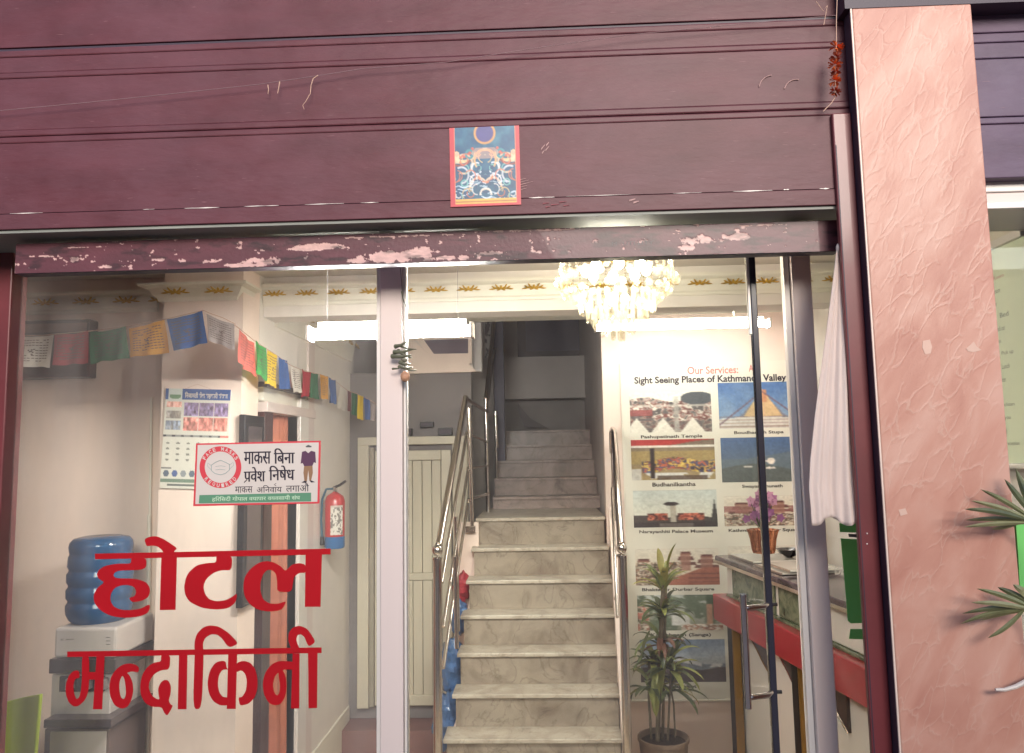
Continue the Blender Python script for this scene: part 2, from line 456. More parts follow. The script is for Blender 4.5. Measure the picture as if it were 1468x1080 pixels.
def pillar_mat():
    """pink embossed tile: long slanting brush-like relief, paler on the ridges"""
    m, nt, b = new_mat("pink_embossed_tile")
    tc = nt.nodes.new("ShaderNodeTexCoord")
    mp = nt.nodes.new("ShaderNodeMapping"); mp.inputs['Rotation'].default_value = (0, math.radians(-32), 0)
    mp.inputs['Scale'].default_value = (13.0, 13.0, 5.2)
    # rotate first, then stretch
    mp0 = nt.nodes.new("ShaderNodeMapping"); mp0.inputs['Rotation'].default_value = (0, math.radians(-30), 0)
    mp.inputs['Rotation'].default_value = (0, 0, 0)
    nt.links.new(tc.outputs['Object'], mp0.inputs[0]); nt.links.new(mp0.outputs[0], mp.inputs[0])
    nd = nt.nodes.new("ShaderNodeTexNoise"); nd.inputs['Scale'].default_value = 1.6; nd.inputs['Detail'].default_value = 3
    nt.links.new(mp.outputs[0], nd.inputs['Vector'])
    ad = nt.nodes.new("ShaderNodeVectorMath"); ad.operation = 'MULTIPLY_ADD'
    ad.inputs[1].default_value = (0.7, 0.7, 0.7)
    nt.links.new(nd.outputs['Color'], ad.inputs[0]); nt.links.new(mp.outputs[0], ad.inputs[2])
    vo = nt.nodes.new("ShaderNodeTexVoronoi"); vo.feature = 'DISTANCE_TO_EDGE'; vo.inputs['Scale'].default_value = 2.1
    nt.links.new(ad.outputs[0], vo.inputs['Vector'])
    vf = nt.nodes.new("ShaderNodeTexVoronoi"); vf.feature = 'F1'; vf.inputs['Scale'].default_value = 2.1
    nt.links.new(ad.outputs[0], vf.inputs['Vector'])
    nn = nt.nodes.new("ShaderNodeTexNoise"); nn.inputs['Scale'].default_value = .8; nn.inputs['Detail'].default_value = 10; nn.inputs['Distortion'].default_value = .4
    nt.links.new(mp.outputs[0], nn.inputs['Vector'])
    r = nt.nodes.new("ShaderNodeValToRGB"); e = r.color_ramp.elements
    e[0].position = .32; e[0].color = (*lin((176, 122, 106)), 1); e[1].position = .68; e[1].color = (*lin((196, 152, 136)), 1)
    k = e.new(.5); k.color = (*lin((188, 138, 121)), 1)
    nt.links.new(nn.outputs[0], r.inputs[0])
    r2 = nt.nodes.new("ShaderNodeValToRGB"); e = r2.color_ramp.elements
    e[0].position = .0; e[0].color = (1, 1, 1, 1); e[1].position = .045; e[1].color = (0, 0, 0, 1)
    nt.links.new(vo.outputs['Distance'], r2.inputs[0])
    mul = nt.nodes.new("ShaderNodeMath"); mul.operation = 'MULTIPLY'; mul.inputs[1].default_value = .4
    nb_ = nt.nodes.new("ShaderNodeTexNoise"); nb_.inputs['Scale'].default_value = 1.7; nb_.inputs['Detail'].default_value = 3; nt.links.new(mp.outputs[0], nb_.inputs['Vector'])
    rb_ = nt.nodes.new("ShaderNodeValToRGB"); eb = rb_.color_ramp.elements; eb[0].position = .40; eb[0].color = (0, 0, 0, 1); eb[1].position = .54; eb[1].color = (1, 1, 1, 1)
    nt.links.new(nb_.outputs[0], rb_.inputs[0])
    mb_ = nt.nodes.new("ShaderNodeMath"); mb_.operation = 'MULTIPLY'; nt.links.new(r2.outputs[0], mb_.inputs[0]); nt.links.new(rb_.outputs[0], mb_.inputs[1])
    nt.links.new(mb_.outputs[0], mul.inputs[0])
    mx = nt.nodes.new("ShaderNodeMixRGB"); mx.inputs[2].default_value = (*lin((198, 166, 150)), 1)
    nt.links.new(mul.outputs[0], mx.inputs[0]); nt.links.new(r.outputs[0], mx.inputs[1])
    nt.links.new(mx.outputs[0], b.inputs['Base Color'])
    n3 = nt.nodes.new("ShaderNodeTexNoise"); n3.inputs['Scale'].default_value = 2.2; n3.inputs['Detail'].default_value = 7
    nt.links.new(ad.outputs[0], n3.inputs['Vector'])
    rr = nt.nodes.new("ShaderNodeMapRange"); rr.inputs[1].default_value = 0; rr.inputs[2].default_value = .12; rr.inputs[3].default_value = 1; rr.inputs[4].default_value = 0
    nt.links.new(vo.outputs['Distance'], rr.inputs[0])
    sx = nt.nodes.new("ShaderNodeSeparateColor"); nt.links.new(vf.outputs['Color'], sx.inputs[0])
    a1 = nt.nodes.new("ShaderNodeMath"); a1.operation = 'MULTIPLY_ADD'; a1.inputs[1].default_value = .55; mr_ = nt.nodes.new('ShaderNodeMath'); mr_.operation = 'MULTIPLY'; nt.links.new(rr.outputs[0], mr_.inputs[0]); nt.links.new(rb_.outputs[0], mr_.inputs[1]); nt.links.new(mr_.outputs[0], a1.inputs[0]); nt.links.new(n3.outputs[0], a1.inputs[2])
    a2 = nt.nodes.new("ShaderNodeMath"); a2.operation = 'MULTIPLY_ADD'; a2.inputs[1].default_value = .5; nt.links.new(sx.outputs[0], a2.inputs[0]); nt.links.new(a1.outputs[0], a2.inputs[2])
    bp = nt.nodes.new("ShaderNodeBump"); bp.inputs['Strength'].default_value = .12; bp.inputs['Distance'].default_value = .012
    nt.links.new(a2.outputs[0], bp.inputs['Height']); nt.links.new(bp.outputs[0], b.inputs['Normal'])
    b.inputs['Roughness'].default_value = .45
    return m
pillarm = pillar_mat()

# ------------------------------------------------------------------ setting: ground and room shell
CEIL, RCEIL = 2.62, 2.63
YB = 1.05
FZ = -0.15
WX = -1.335          # corridor wall face
RX = 1.68            # right wall face
YL, YC, YP, YD = 1.0, 0.8, 2.4, 2.7      # left wall, column front, poster wall, under-stair door wall
street = mat("street_paving", (176, 164, 152), rough=0.8, var=.2, vscale=3, bump=.2)
struct(BX(-1500, 1500, -1500, -0.45, -0.4, -0.15).build("street", street))
# unseen shops added opposite to block low sky and show in glass reflections
for k, (xa, xb, h_, c_) in enumerate(((-34, -6.3, 6.2, (170, 150, 138)), (-6.2, -2.5, 5.1, (186, 170, 156)), (-2.4, 4.4, 4.55, (150, 130, 120)), (4.5, 34, 4.5, (176, 160, 150)))):
    struct(BX(xa, xb, -15 - k * .1, -9.5, -.4, h_).build("added_street_building", mat("opposite_wall_%d" % k, c_, rough=.8, var=.2, vscale=.8)))
    for q in range(int((min(xb, 16) - max(xa, -16)) / 2.6)):
        x_ = max(xa, -16) + .4 + q * 2.6
        struct(BX(x_, x_ + 1.9, -9.5, -9.44, 0.1, 2.3).build("added_street_shutter", mat("opposite_shutter_%d_%d" % (k, q), ((96, 92, 96), (214, 204, 190), (84, 70, 66), (150, 60, 50))[(k + q) % 4], rough=.5)))
struct(BX(-3.2, 3.2, -0.45, 0.06, -0.4, -0.01).build("doorstep", terrazzo))
struct(BX(-3.2, 3.2, 0.062, 2.48, -0.35, FZ).build("floor", terrazzo))
struct(BX(-2.9, 1.9, 2.482, 7.5, -0.35, -0.004).build("corridor_floor", mat("dark_red_floor", (132, 100, 98), rough=.4, var=.1)))
struct(BX(-3.0, 3.0, 0.0, YB + .15, CEIL, CEIL + .15).build("ceiling", ceilm))
struct(BX(WX - .1, RX, YB + .152, YP, RCEIL, RCEIL + .2).build("rear_ceiling", ceilr))

def wall(name, mb, m, label):
    return tag(mb.build(name, m), label, "wall")
wall("wall", BX(-3.0, WX - .102, YL, YL + .12, FZ, CEIL), wallp, "smooth pink white wall behind the water dispenser, under the gold cornice")
wall("wall", BX(-3.1, -3.0, 0, YL + .12, FZ, CEIL), wallp, "pink white end wall at the far side of the lobby")
colr = WX + .003
wall("column", BX(X(230, 620, YC), colr - .004, YC, YL - .002, FZ, CEIL - .002), wallp, "square pink white column carrying the wall calendar and the string of flags")
# corridor wall with the doorway
dy0, dy1 = PX(374, 800, WX).y, PX(424, 800, WX).y
dzt = PX(374, 590, WX).z
cw = thing("corridor_wall", "white side wall running back to the low cream door, with an open doorway", "wall", (WX, YL, 0))
MB().box(WX - .1, WX, YL, dy1 - .002, dzt + .146, RCEIL).build("wall_panel", wallw, cw)
MB().box(WX - .1, WX, dy1, YD + .1, FZ, RCEIL).build("wall_panel", wallw, cw)
MB().box(WX, WX + .012, dy1 + .08, YD - .02, FZ + .002, .09).build("skirting", trimm, cw, bevel=.003)
# room seen through the doorway
wall("wall", BX(-2.8, -2.7, YL + .13, 2.7, FZ, 2.5), wallp, "side room wall glimpsed through the doorway left of the fire extinguisher")
wall("wall", BX(-2.7, WX - .12, 2.6, 2.7, FZ, 2.5), wallp, "cream end wall of the side room behind the terracotta curtain")
struct(BX(-2.8, WX - .11, YL + .13, 2.7, 2.45, 2.55).build("side_room_ceiling", ceilm))
# poster wall and the walls round the stairs
xpl = X(864, 560, YP)
pw = wall("wall", BX(xpl, RX + .1, YP, YP + .12, FZ, RCEIL), wallp, "pink white wall behind the sightseeing poster, right of the stairs")
wall("wall", BX(xpl + .02, xpl + .12, YP + .12, 5.598, 0, 4.2), walld, "grey side wall of the stairwell, right of the steps")
wall("wall", BX(RX, RX + .1, 0.02, YP - .002, FZ, RCEIL + .2), wallw, "white side wall holding the pale notice board")
xdl, xdr = X(500, 800, YD), X(676, 600, YD)
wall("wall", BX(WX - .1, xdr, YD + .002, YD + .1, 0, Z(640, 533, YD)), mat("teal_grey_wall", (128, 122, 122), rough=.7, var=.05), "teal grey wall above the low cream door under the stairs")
wall("wall", BX(-1.6, 1.9, 5.6, 5.7, 0, 4.4), walld, "dim grey end wall at the top of the stairs")
wall("wall", BX(-1.5, -1.4, YD + .102, 5.598, 0, 4.4), walld, "grey wall left of the upper landing, behind the steel rails")
struct(BX(-1.6, 1.9, YP + .12, 5.7, 4.2, 4.3).build("stairwell_ceiling", walld))
# header above stairs and corridor
wall("header", BX(WX, xpl - .002, YP + .002, YP + .1, RCEIL - .0, 4.2), ceilr, "white header where the rear ceiling meets the stairwell opening")

# ------------------------------------------------------------------ facade building
fac = thing("hotel_building", "maroon fronted hotel ground floor with pink tiled pillar and glazed entrance", "building", (0, 0, 0))
MB().box(-8, 8, -.16, 0.0, 3.25, 9.0).build("wall", mat("upper_facade_render", (150, 110, 104), rough=.8), fac)
MB().box(-8, -2.2, -.10, .1, -.15, 3.24).build("wall", maroon, fac)
MB().box(2.9, 8, -.10, .1, -.15, 3.24).build("wall", maroon, fac)
MB().box(-3.0, 3.0, .01, .3, CEIL + .16, 3.24).build("wall", maroon, fac)

# roller shutter housing: bands read at x = 600 in the photograph
sh = thing("roller_shutter", "maroon painted roller shutter housing above the glass front, paint chipped along its bottom bar", "shutter", (0, -.1, 2.4))
def zb(py, y): return Z(600, py, y)
def XE(py, y): return X(1222.5 + (py - 12) * .057, py, y)
XL, XR = -2.2, X(1232, 250, -.24)
def band(name, p0, p1, yf, yb, m=maroon, x0=None, x1=None, bevel=.004):
    return MB().box(XL if x0 is None else x0, XR if x1 is None else x1, yf, yb, zb(p1, yf), zb(p0, yf)).build(name, m, sh, bevel=bevel)
BANDS = [(-400, 46, -.262, "housing_panel", maroon), (46, 52, -.257, "joint_strip", navy), (52, 60, -.266, "moulding", maroon), (60, 83, -.265, "housing_panel", maroon), (83, 91, -.2685, "moulding", maroon),
         (91, 167, -.267, "housing_panel", maroon), (167, 176, -.2715, "moulding", maroon), (176, 186, -.270, "moulding", maroon)]
zprev = 3.248
for k_, (a_, b_, yf, nm, m_) in enumerate(BANDS):
    zb_ = zb(b_, yf)
    MB().box(XL, XE(b_, yf), yf, 0, zb_ + .0004, zprev).build(nm, m_, sh, bevel=.0045 if nm == "moulding" else .002)
    zprev = zb_
LF = -.268
zl1, zl0 = zprev, zb(312, LF)
zseam = zb(289, LF)
MB().box(XL, XE(240, LF), LF, 0, zseam + .0012, zl1).build("lintel_panel", maroon, sh)
MB().box(XL, XE(300, LF), LF - .0025, 0, zl0, zseam - .0012).build("lintel_panel", maroon, sh, bevel=.002)
MB().box(XL, XE(310, LF), LF + .006, -.03, zl0 - .010, zl0 - .0005).build("soffit_board", mat("grey_green_soffit", (128, 130, 124), rough=.5, var=.25, vscale=8, stretch=(.3, 1, 1)), sh)
# glints along the worn seam, painted on as off-white strips
glintm = mat("worn_seam_glint", (226, 216, 208), rough=.4, var=.05)
for a, b in ((15, 62), (205, 222), (265, 315), (350, 400), (437, 493), (517, 543), (758, 795), (812, 905), (965, 1006), (1052, 1108), (1124, 1132), (1176, 1190)):
    zz = zseam + random.uniform(-.0006, .0006)
    xa, xb = X(a, 285, -.272), X(b, 285, -.272)
    n = 5; t = random.uniform(.0013, .0022) if not (205 <= a < 260 or 800 < a < 1000) else .0008
    top = [(xa + (xb - xa) * i / n, -.2714, zz + t * (.6 + .4 * math.sin(i * 2.1 + a)) * (1 if 0 < i < n else .3)) for i in range(n + 1)]
    bot = [(xa + (xb - xa) * i / n, -.2714, zz - t * (.6 + .4 * math.cos(i * 1.7 + a)) * (1 if 0 < i < n else .3)) for i in range(n, -1, -1)]
    MB().prism(top + bot, (0, -.0004, 0)).build("seam_glint", glintm, sh)
# bottom bar with flaking paint
yb = -.2
xb0, xb1 = X(22, 370, yb), X(1203, 340, yb)
zt, zbm = zb(333, yb), zb(377, yb)
MB().box(xb0, xb1, yb, -.15, zbm, zt).build("bottom_bar", navy, sh, bevel=.003)
W_, H_ = 1180, 46
img = np.zeros((H_, W_, 3)); img[:] = (88, 44, 53)
img *= (0.86 + .28 * vnoise(H_, W_, (3, 20), 3))[..., None]
mask = np.full((H_, W_), -.62)
jj, ii = np.mgrid[0:H_, 0:W_]; pxs = ii + 22
def bump2(cx, cy, rx, ry, a):
    global mask
    mask = np.maximum(mask, a - ((pxs - cx) / rx) ** 2 - ((jj - cy) / ry) ** 2)
for q in ((100, 26, 45, 6, .0), (70, 20, 40, 3, .1), (235, 30, 30, 4, .1), (300, 34, 50, 5, .1), (385, 38, 32, 9, .5), (350, 42, 30, 4, .4), (470, 17, 46, 6, .6), (445, 20, 25, 4, .5),
          (525, 40, 28, 5, .5), (570, 36, 50, 9, .75), (615, 32, 26, 10, .7), (650, 40, 60, 5, .35), (715, 34, 40, 4, .2), (780, 34, 50, 4, .05), (560, 5, 160, 2, .1), (1010, 24, 35, 8, .55),
          (1060, 20, 24, 6, .6), (990, 34, 20, 5, .35), (1100, 4, 60, 2, .1), (760, 2, 120, 2, .15), (170, 38, 40, 4, 0), (130, 8, 60, 2, -.1)):
    bump2(*q)
nz = vnoise(H_, W_, (6, 110), 5, 4)
fine = vnoise(H_, W_, (14, 260), 6, 3)
mk = (mask + (nz - .5) * 1.9 + (fine - .5) * 1.0) > -.05
pale = np.array((206, 166, 160)) * (0.86 + .24 * vnoise(H_, W_, (8, 120), 8))[..., None]
img = np.where(mk[..., None], pale, img)
dirt = np.clip((vnoise(H_, W_, (5, 40), 9) - .55) * 2, 0, .35)
img *= (1 - dirt[..., None])
picture("flaking_paint", img, (xb0 + .001, yb - .0012, zt - .001), (xb1 - xb0 - .002, 0, 0), (0, 0, zbm - zt + .002), attr_mat("flaking_paint", .5, .1, .1), sh, relief=np.where(mk, -.0004, 0))
text("M  UTI LITY", "stamped_lettering", P(877, 347, yb - .0016), (P(937, 345, yb) - P(877, 347, yb)), (0, 0, -.012), greyp, sh, kind="stuff")
# chips and smears on the lintel
smear = mat("chalk_smear", (176, 140, 136), rough=.7, var=.2, vscale=60)
def chips(cx, cy, y, lines, w=.0011, slope=.25):
    b = MB()
    for (dx, dy, ln) in lines:
        c0 = P(cx + dx, cy + dy, y); c1 = P(cx + dx + ln, cy + dy - ln * slope, y)
        b.prism([c0 + Vector((0, 0, -w)), c1 + Vector((0, 0, -w * .4)), c1 + Vector((0, 0, w * .4)), c0 + Vector((0, 0, w))], (0, -.0004, 0))
    return b
chips(744, 262, -.2695, [(0, 0, 14), (2, 3, 18), (0, 7, 12), (1, -4, 9), (3, 10, 8)]).build("paint_scratch", smear, sh, kind="stuff")
chips(776, 214, -.2695, [(0, 0, 5), (6, 2, 5), (1, 6, 4), (7, -5, 4)], .003, 1.2).build("paint_scratch", smear, sh, kind="stuff")
chips(778, 292, -.2725, [(0, 0, 9), (12, 2, 12), (24, -2, 10), (4, 5, 7), (30, 3, 8)], .0018, .1).build("paint_scratch", mat("red_smear", (140, 74, 80), rough=.7), sh, kind="stuff")
chips(902, 288, -.2725, [(0, 0, 9), (6, 3, 8)], .003, .3).build("paint_scratch", smear, sh, kind="stuff")
def arc(px, py, r, a0, a1, y, rad=.0014, sx=1.0):
    return MB().tube([P(px + r * sx * math.cos(math.radians(a)), py - r * math.sin(math.radians(a)), y) for a in np.linspace(a0, a1, 8)], rad, 5)
arc(1108, 128, 20, 95, 170, -.270).build("scratch_arc", smear, sh); arc(1142, 132, 18, 80, 165, -.270).build("scratch_arc", smear, sh)

# jambs
jl = MB()
def slab_px(x0, x1, pyref, yf, ybk, z0, z1): return MB().box(X(x0, pyref, yf), X(x1, pyref, yf), yf, ybk, z0, z1)
lj = thing("left_jamb", "maroon painted jamb at the outer edge of the window with flag string", "door frame", (X(5, 600, -.1), -.1, 0))
slab_px(-60, 1, 720, -.05, .03, -.1, zl0 - .002).build("jamb_face", maroon2, lj, bevel=.004)
slab_px(1.4, 6, 720, -.03, .03, -.1, zl0 - .002).build("channel", black, lj, bevel=.002)
rj = thing("shutter_guide", "glossy maroon shutter guide rail between the white cloth and the pink pillar", "door frame", (X(1235, 700, -.2), -.2, 0))
YG = -.285
xg0, xg1 = X(1228, 720, YG), X(1257, 720, YG)
zgt = Z(1200, 162, YG)
MB().box(xg0, xg1, YG, YG + .02, -.1, zgt).build("guide_rail", maroon2, rj, bevel=.004)
MB().box(xg0 + .004, xg0 + .007, YG - .0006, YG - .0001, -.1, zgt - .1).build("rail_fold", navy, rj)
for py in (765, 780):
    MB().ball(P(1243, py, YG - .001), .0022, 5).build("rivet", alu_w, rj)

# pillar
yp = -.33
pill = thing("pillar", "square pillar clad in pink embossed tiles, right of the entrance", "pillar", (X(1350, 900, yp), yp, -.15))
px0, px1 = X(1268.5, 720, yp), X(1452, 720, yp)
ztop = Z(1305, 9, yp)
MB().box(px0, px1, yp, -.275, -.15, ztop).build("tile_cladding", pillarm, pill, bevel=.004)
MB().box(px0 + .14, px1 - .02, -.2725, 0.0, -.15, ztop - .002).build("pillar_core", pillarm, pill)
MB().box(px0 - .0045, px0 + .0, yp + .001, yp + .006, -.15, ztop).build("edge_strip", mat("pale_edge_strip", (222, 200, 186), rough=.4), pill)
MB().box(px0 - .003, px0 - .0005, yp + .008, -.276, -.15, ztop - .002).build("side_channel", navy, pill)
MB().box(px0 - .02, px1 + .3, yp + .001, 0.0, ztop + .001, 3.248).build("cap_beam", navy, pill)
st = mat("paper_remnant", (206, 172, 156), rough=.7)
def remnant(pts, y): MB().prism([P(a, b, y) for a, b in pts], (0, -.0006, 0)).build("paper_remnant", st, pill)
remnant([(1323, 489), (1333, 487), (1336, 497), (1334, 507), (1326, 508), (1322, 498)], yp - .0004)
remnant([(1385, 500), (1396, 490), (1400, 497), (1407, 502), (1396, 505), (1388, 504)], yp - .0004)
remnant([(1288, 731), (1298, 729), (1301, 737), (1291, 740)], yp - .0004)

# right-hand bay beyond the pillar
rb = thing("side_bay_shutter", "blue grey shutter housing of the next bay, right of the pink pillar", "shutter", (1.9, -.2, 2.4))
dusk = dusty_paint("blue_grey_maroon_paint", (84, 64, 84), None, (116, 104, 124), .4)  # maroon mixed towards blue grey
for a, b_, yf in ((-400, 46, -.262), (47, 60, -.268), (61, 83, -.265), (84, 167, -.268), (168, 177, -.276), (178, 255, -.272)):
    MB().box(px1 + .002, 3.0, yf, 0, Z(1440, b_, yf), Z(1440, a, yf) if a > 0 else 3.248).build("housing_panel", dusk, rb, bevel=.003)
chips(1425, 243, -.2695, [(0, 0, 10), (6, -4, 12), (14, -8, 9), (2, 4, 8)], .0022, .6).build("paint_scratch", smear, rb, kind="stuff")
fr = thing("side_window", "pale aluminium head frame of the side window, just right of the pillar", "window frame", (2.0, -.05, 2.4))
MB().box(px1 - .12, 3.0, -.235, .02, Z(1440, 275, -.235), Z(1440, 256, -.235)).build("head_rail", alu_w, fr, bevel=.003)
MB().box(px1 - .12, 3.0, -.228, .02, Z(1440, 290, -.228), Z(1440, 275, -.235) - .001).build("head_rail", alu, fr)
MB().box(px1 - .12, 3.0, -.235, .02, Z(1440, 299, -.235), Z(1440, 290, -.228) - .001).build("head_rail", alu_w, fr, bevel=.003)

# ------------------------------------------------------------------ glazed front
zh = zbm + .06
front = thing("shopfront_frame", "lilac aluminium frame dividing the glass shopfront", "window frame", (0, 0, 0))
mx0, mx1 = X(545, 700, -.03), X(577, 700, -.03)
MB().box(mx0, mx1, -.03, .03, -.01, zh + .1).build("mullion", alu, front, bevel=.003)
MB().box(mx0 - .016, mx0 - .001, -.012, .03, -.01, zh + .1).build("lit_edge_bead", alu_w, front, bevel=.002)  # light-catching mullion edges put into colour as paler strips
MB().box(mx1 + .001, mx1 + .009, -.012, .03, -.01, zh + .1).build("lit_edge_bead", alu_w, front, bevel=.002)
rx0, rx1 = X(1152, 700, -.02), X(1181, 700, -.02)
MB().box(rx0, rx1, -.02, .03, -.01, zh + .1).build("mullion", alu, front, bevel=.003)
MB().box(rx0 - .02, rx0 - .001, .0, .03, -.01, zh + .1).build("lit_edge_bead", alu_w, front, bevel=.002)
MB().box(-2.2, 3.0, .0 - .02, .06, zh + .1, zh + .16).build("head_rail", alu, front)
lg = thing("window_pane", "large glass pane carrying the red lettering and the mask notice", "window", (-1, 0, 0))
MB().box(X(12, 600, 0) - .05, mx0 - .012, -.004, .004, 0, zh + .1).build("pane", glass, lg)
sg = thing("window_pane", "narrow glass sidelight between the right mullion and the maroon guide rail", "window", (1, 0, 0))
MB().box(rx1 - .002, xg1 + .25, -.004, .004, 0, zh + .1).build("pane", glass_door, sg)
bg = thing("window_pane", "window pane of the side bay in front of the notice board", "window", (1.8, 0, 0))
MB().box(px0 + .1, 3.0, -.004, .004, 0, Z(1440, 299, 0) + .05).build("pane", glass_door, bg)
# glass door
gd = thing("glass_door", "frameless glass entrance door with a tall steel pull handle and dark closing edge", "door", (mx1, .02, 0))
de = (X(1074, 500, .02), X(1100, 500, .02))
top_p, bot_p = P(1076, 360, .02), P(1104, 1080, .02)
dxe = X(1090, 700, .02)
MB().box(mx1 + .012, dxe - .005, .014, .022, .0, zh + .1).build("pane", glass_door, gd)
MB().box(dxe - .004, dxe + .017, .004, .03, .0, zh + .1).build("closing_edge", mat("dark_gasket", (44, 44, 56), rough=.25, var=.05, coat=.4), gd, bevel=.003)
MB().box(dxe - .012, dxe - .0045, .008, .026, Z(1065, 480, .02), zh + .1).build("edge_reflection", alu_w, gd)  # pale strip stands in for a reflection along the glass edge
hx = X(1069, 930, -.035)
MB().tube([(hx, -.035, Z(1060, 852, -.035)), (hx, -.035, Z(1074, 1016, -.035))], .0105, 14).build("pull_handle", steel, gd, smooth=True)
for py in (872, 1000):
    z_ = Z(1072, py, -.035)
    MB().tube([(hx + .004, -.035, z_), (dxe - .02, -.02, z_ + .001), (dxe + .002, .012, z_ + .002)], .0085, 12).build("handle_bracket", steel, gd, smooth=True)
    MB().tube([(dxe + .0175, .017, z_), (dxe + .034, .017, z_)], .006, 10).build("bracket_cap", black, gd)

# ------------------------------------------------------------------ red window lettering
def A(p, q=0): return [(80 + a / 6.99, 760 + b / 6.99) for a, b in p]
def Bc(p): return [(270 + a / 6.99, 760 + b / 6.99) for a, b in p]
def Cc(p): return [(80 + a / 6.99, 890 + b / 6.99) for a, b in p]
def Dc(p): return [(270 + a / 6.99, 890 + b / 6.99) for a, b in p]
L1 = [("letter_bar", [(136, 794), (474, 786.7), (474, 795), (136.5, 802)], 0, ()),
 ("letter", A([(910, 275), (905, 400), (640, 405), (590, 425), (575, 455), (600, 485), (800, 488), (900, 520), (940, 570), (945, 630), (920, 680), (860, 710), (770, 725), (745, 700), (735, 680), (790, 665), (808, 620), (790, 575), (740, 552), (660, 552), (590, 580), (550, 640), (545, 710), (580, 770), (650, 800), (740, 805), (850, 790), (940, 740), (945, 780), (925, 830), (850, 865), (700, 882), (560, 865), (450, 810), (385, 730), (378, 650), (420, 575), (490, 525), (430, 490), (410, 450), (430, 400), (490, 360), (600, 340), (665, 338), (755, 338), (755, 275)]), 1, ()),
 ("vowel_sign", A([(1058, 260), (1215, 255), (1200, 800), (1042, 803)]), 0, ()),
 ("vowel_sign", A([(885, 90), (950, 65), (1010, 62), (1080, 90), (1150, 135), (1220, 185), (1185, 212), (1190, 245), (1090, 245), (1060, 195), (1010, 160), (950, 158), (910, 165)]), 1, ()),
 ("letter", Bc([(280, 250), (440, 250), (435, 405), (330, 403), (250, 430), (180, 490), (150, 560), (165, 640), (210, 695), (280, 715), (370, 705), (440, 670), (485, 635), (485, 680), (465, 735), (400, 785), (280, 800), (130, 780), (10, 720), (-32, 650), (-43, 570), (-25, 480), (10, 415), (90, 350), (200, 330), (280, 328)]), 1, ()),
 ("letter", Bc([(1175, 345), (1110, 330), (1040, 345), (970, 415), (930, 365), (860, 325), (780, 310), (700, 330), (620, 390), (565, 470), (550, 570), (565, 670), (620, 750), (700, 800), (800, 818), (900, 810), (945, 790), (985, 710), (900, 740), (820, 740), (750, 700), (722, 620), (722, 520), (750, 440), (790, 400), (840, 400), (880, 440), (890, 520), (890, 620), (1035, 622), (1050, 520), (1060, 470), (1110, 430), (1180, 430)]), 1, ()),
 ("letter_stem", Bc([(1175, 225), (1340, 220), (1325, 770), (1168, 770)]), 0, ())]
L2 = [("letter_bar", [(96.5, 934.3), (461, 928.3), (461, 936.5), (96.5, 942.2)], 0, ()),
 ("letter", Cc([(262, 340), (335, 340), (335, 600), (325, 720), (290, 800), (230, 855), (180, 862), (130, 820), (100, 740), (100, 640), (130, 550), (180, 500), (235, 500), (240, 575), (195, 580), (175, 640), (180, 720), (205, 790), (235, 770), (252, 700), (262, 600)]), 1, ()),
 ("letter_stem", Cc([(410, 340), (490, 340), (465, 888), (372, 888)]), 0, ()),
 ("letter_joint", Cc([(325, 515), (420, 515), (415, 590), (325, 592)]), 0, ()),
 ("letter", Cc([(830, 520), (835, 470), (800, 440), (740, 428), (670, 440), (600, 490), (550, 570), (535, 660), (545, 760), (590, 850), (660, 885), (720, 865), (760, 790), (778, 700), (770, 620), (745, 555), (710, 522), (760, 508)]), 1, Cc([(668, 545), (640, 600), (635, 680), (650, 770), (685, 790), (705, 740), (700, 660), (690, 590)])),
 ("letter", Cc([(1055, 340), (1150, 340), (1140, 490), (1060, 495), (990, 530), (940, 600), (930, 680), (960, 750), (1010, 785), (1040, 790), (1030, 740), (1025, 680), (1050, 620), (1090, 590), (1130, 600), (1155, 660), (1150, 740), (1130, 800), (1150, 840), (1175, 850), (1150, 900), (1115, 955), (1085, 920), (1060, 865), (960, 865), (890, 820), (850, 740), (845, 640), (870, 530), (930, 450), (1000, 415), (1055, 410)]), 1, ()),
 ("vowel_sign", Cc([(1235, 340), (1320, 340), (1310, 888), (1222, 888)]), 0, ()),
 ("vowel_sign", Dc([(65, 330), (60, 220), (85, 130), (150, 65), (220, 45), (310, 60), (400, 120), (460, 180), (500, 230), (420, 270), (380, 240), (340, 180), (290, 140), (230, 135), (170, 170), (145, 230), (155, 330), (135, 885), (45, 885)]), 1, ()),
 ("letter_stem", Dc([(400, 330), (490, 330), (475, 885), (385, 885)]), 0, ()),
 ("letter", Dc([(410, 490), (340, 490), (305, 550), (295, 640), (310, 720), (345, 765), (400, 770), (400, 850), (320, 850), (250, 810), (205, 730), (190, 620), (215, 500), (270, 420), (340, 400), (375, 410), (385, 480)]), 1, ()),
 ("letter", Dc([(480, 425), (550, 400), (620, 420), (670, 480), (693, 580), (693, 680), (665, 770), (610, 830), (540, 850), (515, 845), (500, 770), (540, 765), (580, 700), (588, 600), (570, 530), (530, 495), (480, 520)]), 1, ()),
 ("letter", Dc([(1060, 490), (1060, 415), (980, 405), (900, 405), (830, 440), (770, 520), (745, 620), (755, 730), (800, 820), (860, 850), (920, 840), (965, 780), (985, 680), (980, 590), (965, 530), (940, 492), (1000, 490)]), 1, Dc([(905, 515), (865, 560), (845, 640), (860, 720), (890, 755), (915, 720), (920, 640), (905, 560)])),
 ("letter_stem", Dc([(1045, 330), (1115, 330), (1112, 880), (1028, 880)]), 0, ()),
 ("vowel_sign", Dc([(1200, 310), (1295, 305), (1290, 875), (1205, 878)]), 0, ()),
 ("vowel_sign", Dc([(1045, 320), (1000, 200), (1005, 120), (1050, 65), (1120, 50), (1190, 80), (1240, 150), (1275, 215), (1210, 260), (1190, 230), (1165, 165), (1130, 135), (1090, 145), (1080, 200), (1110, 270), (1135, 320)]), 1, ())]
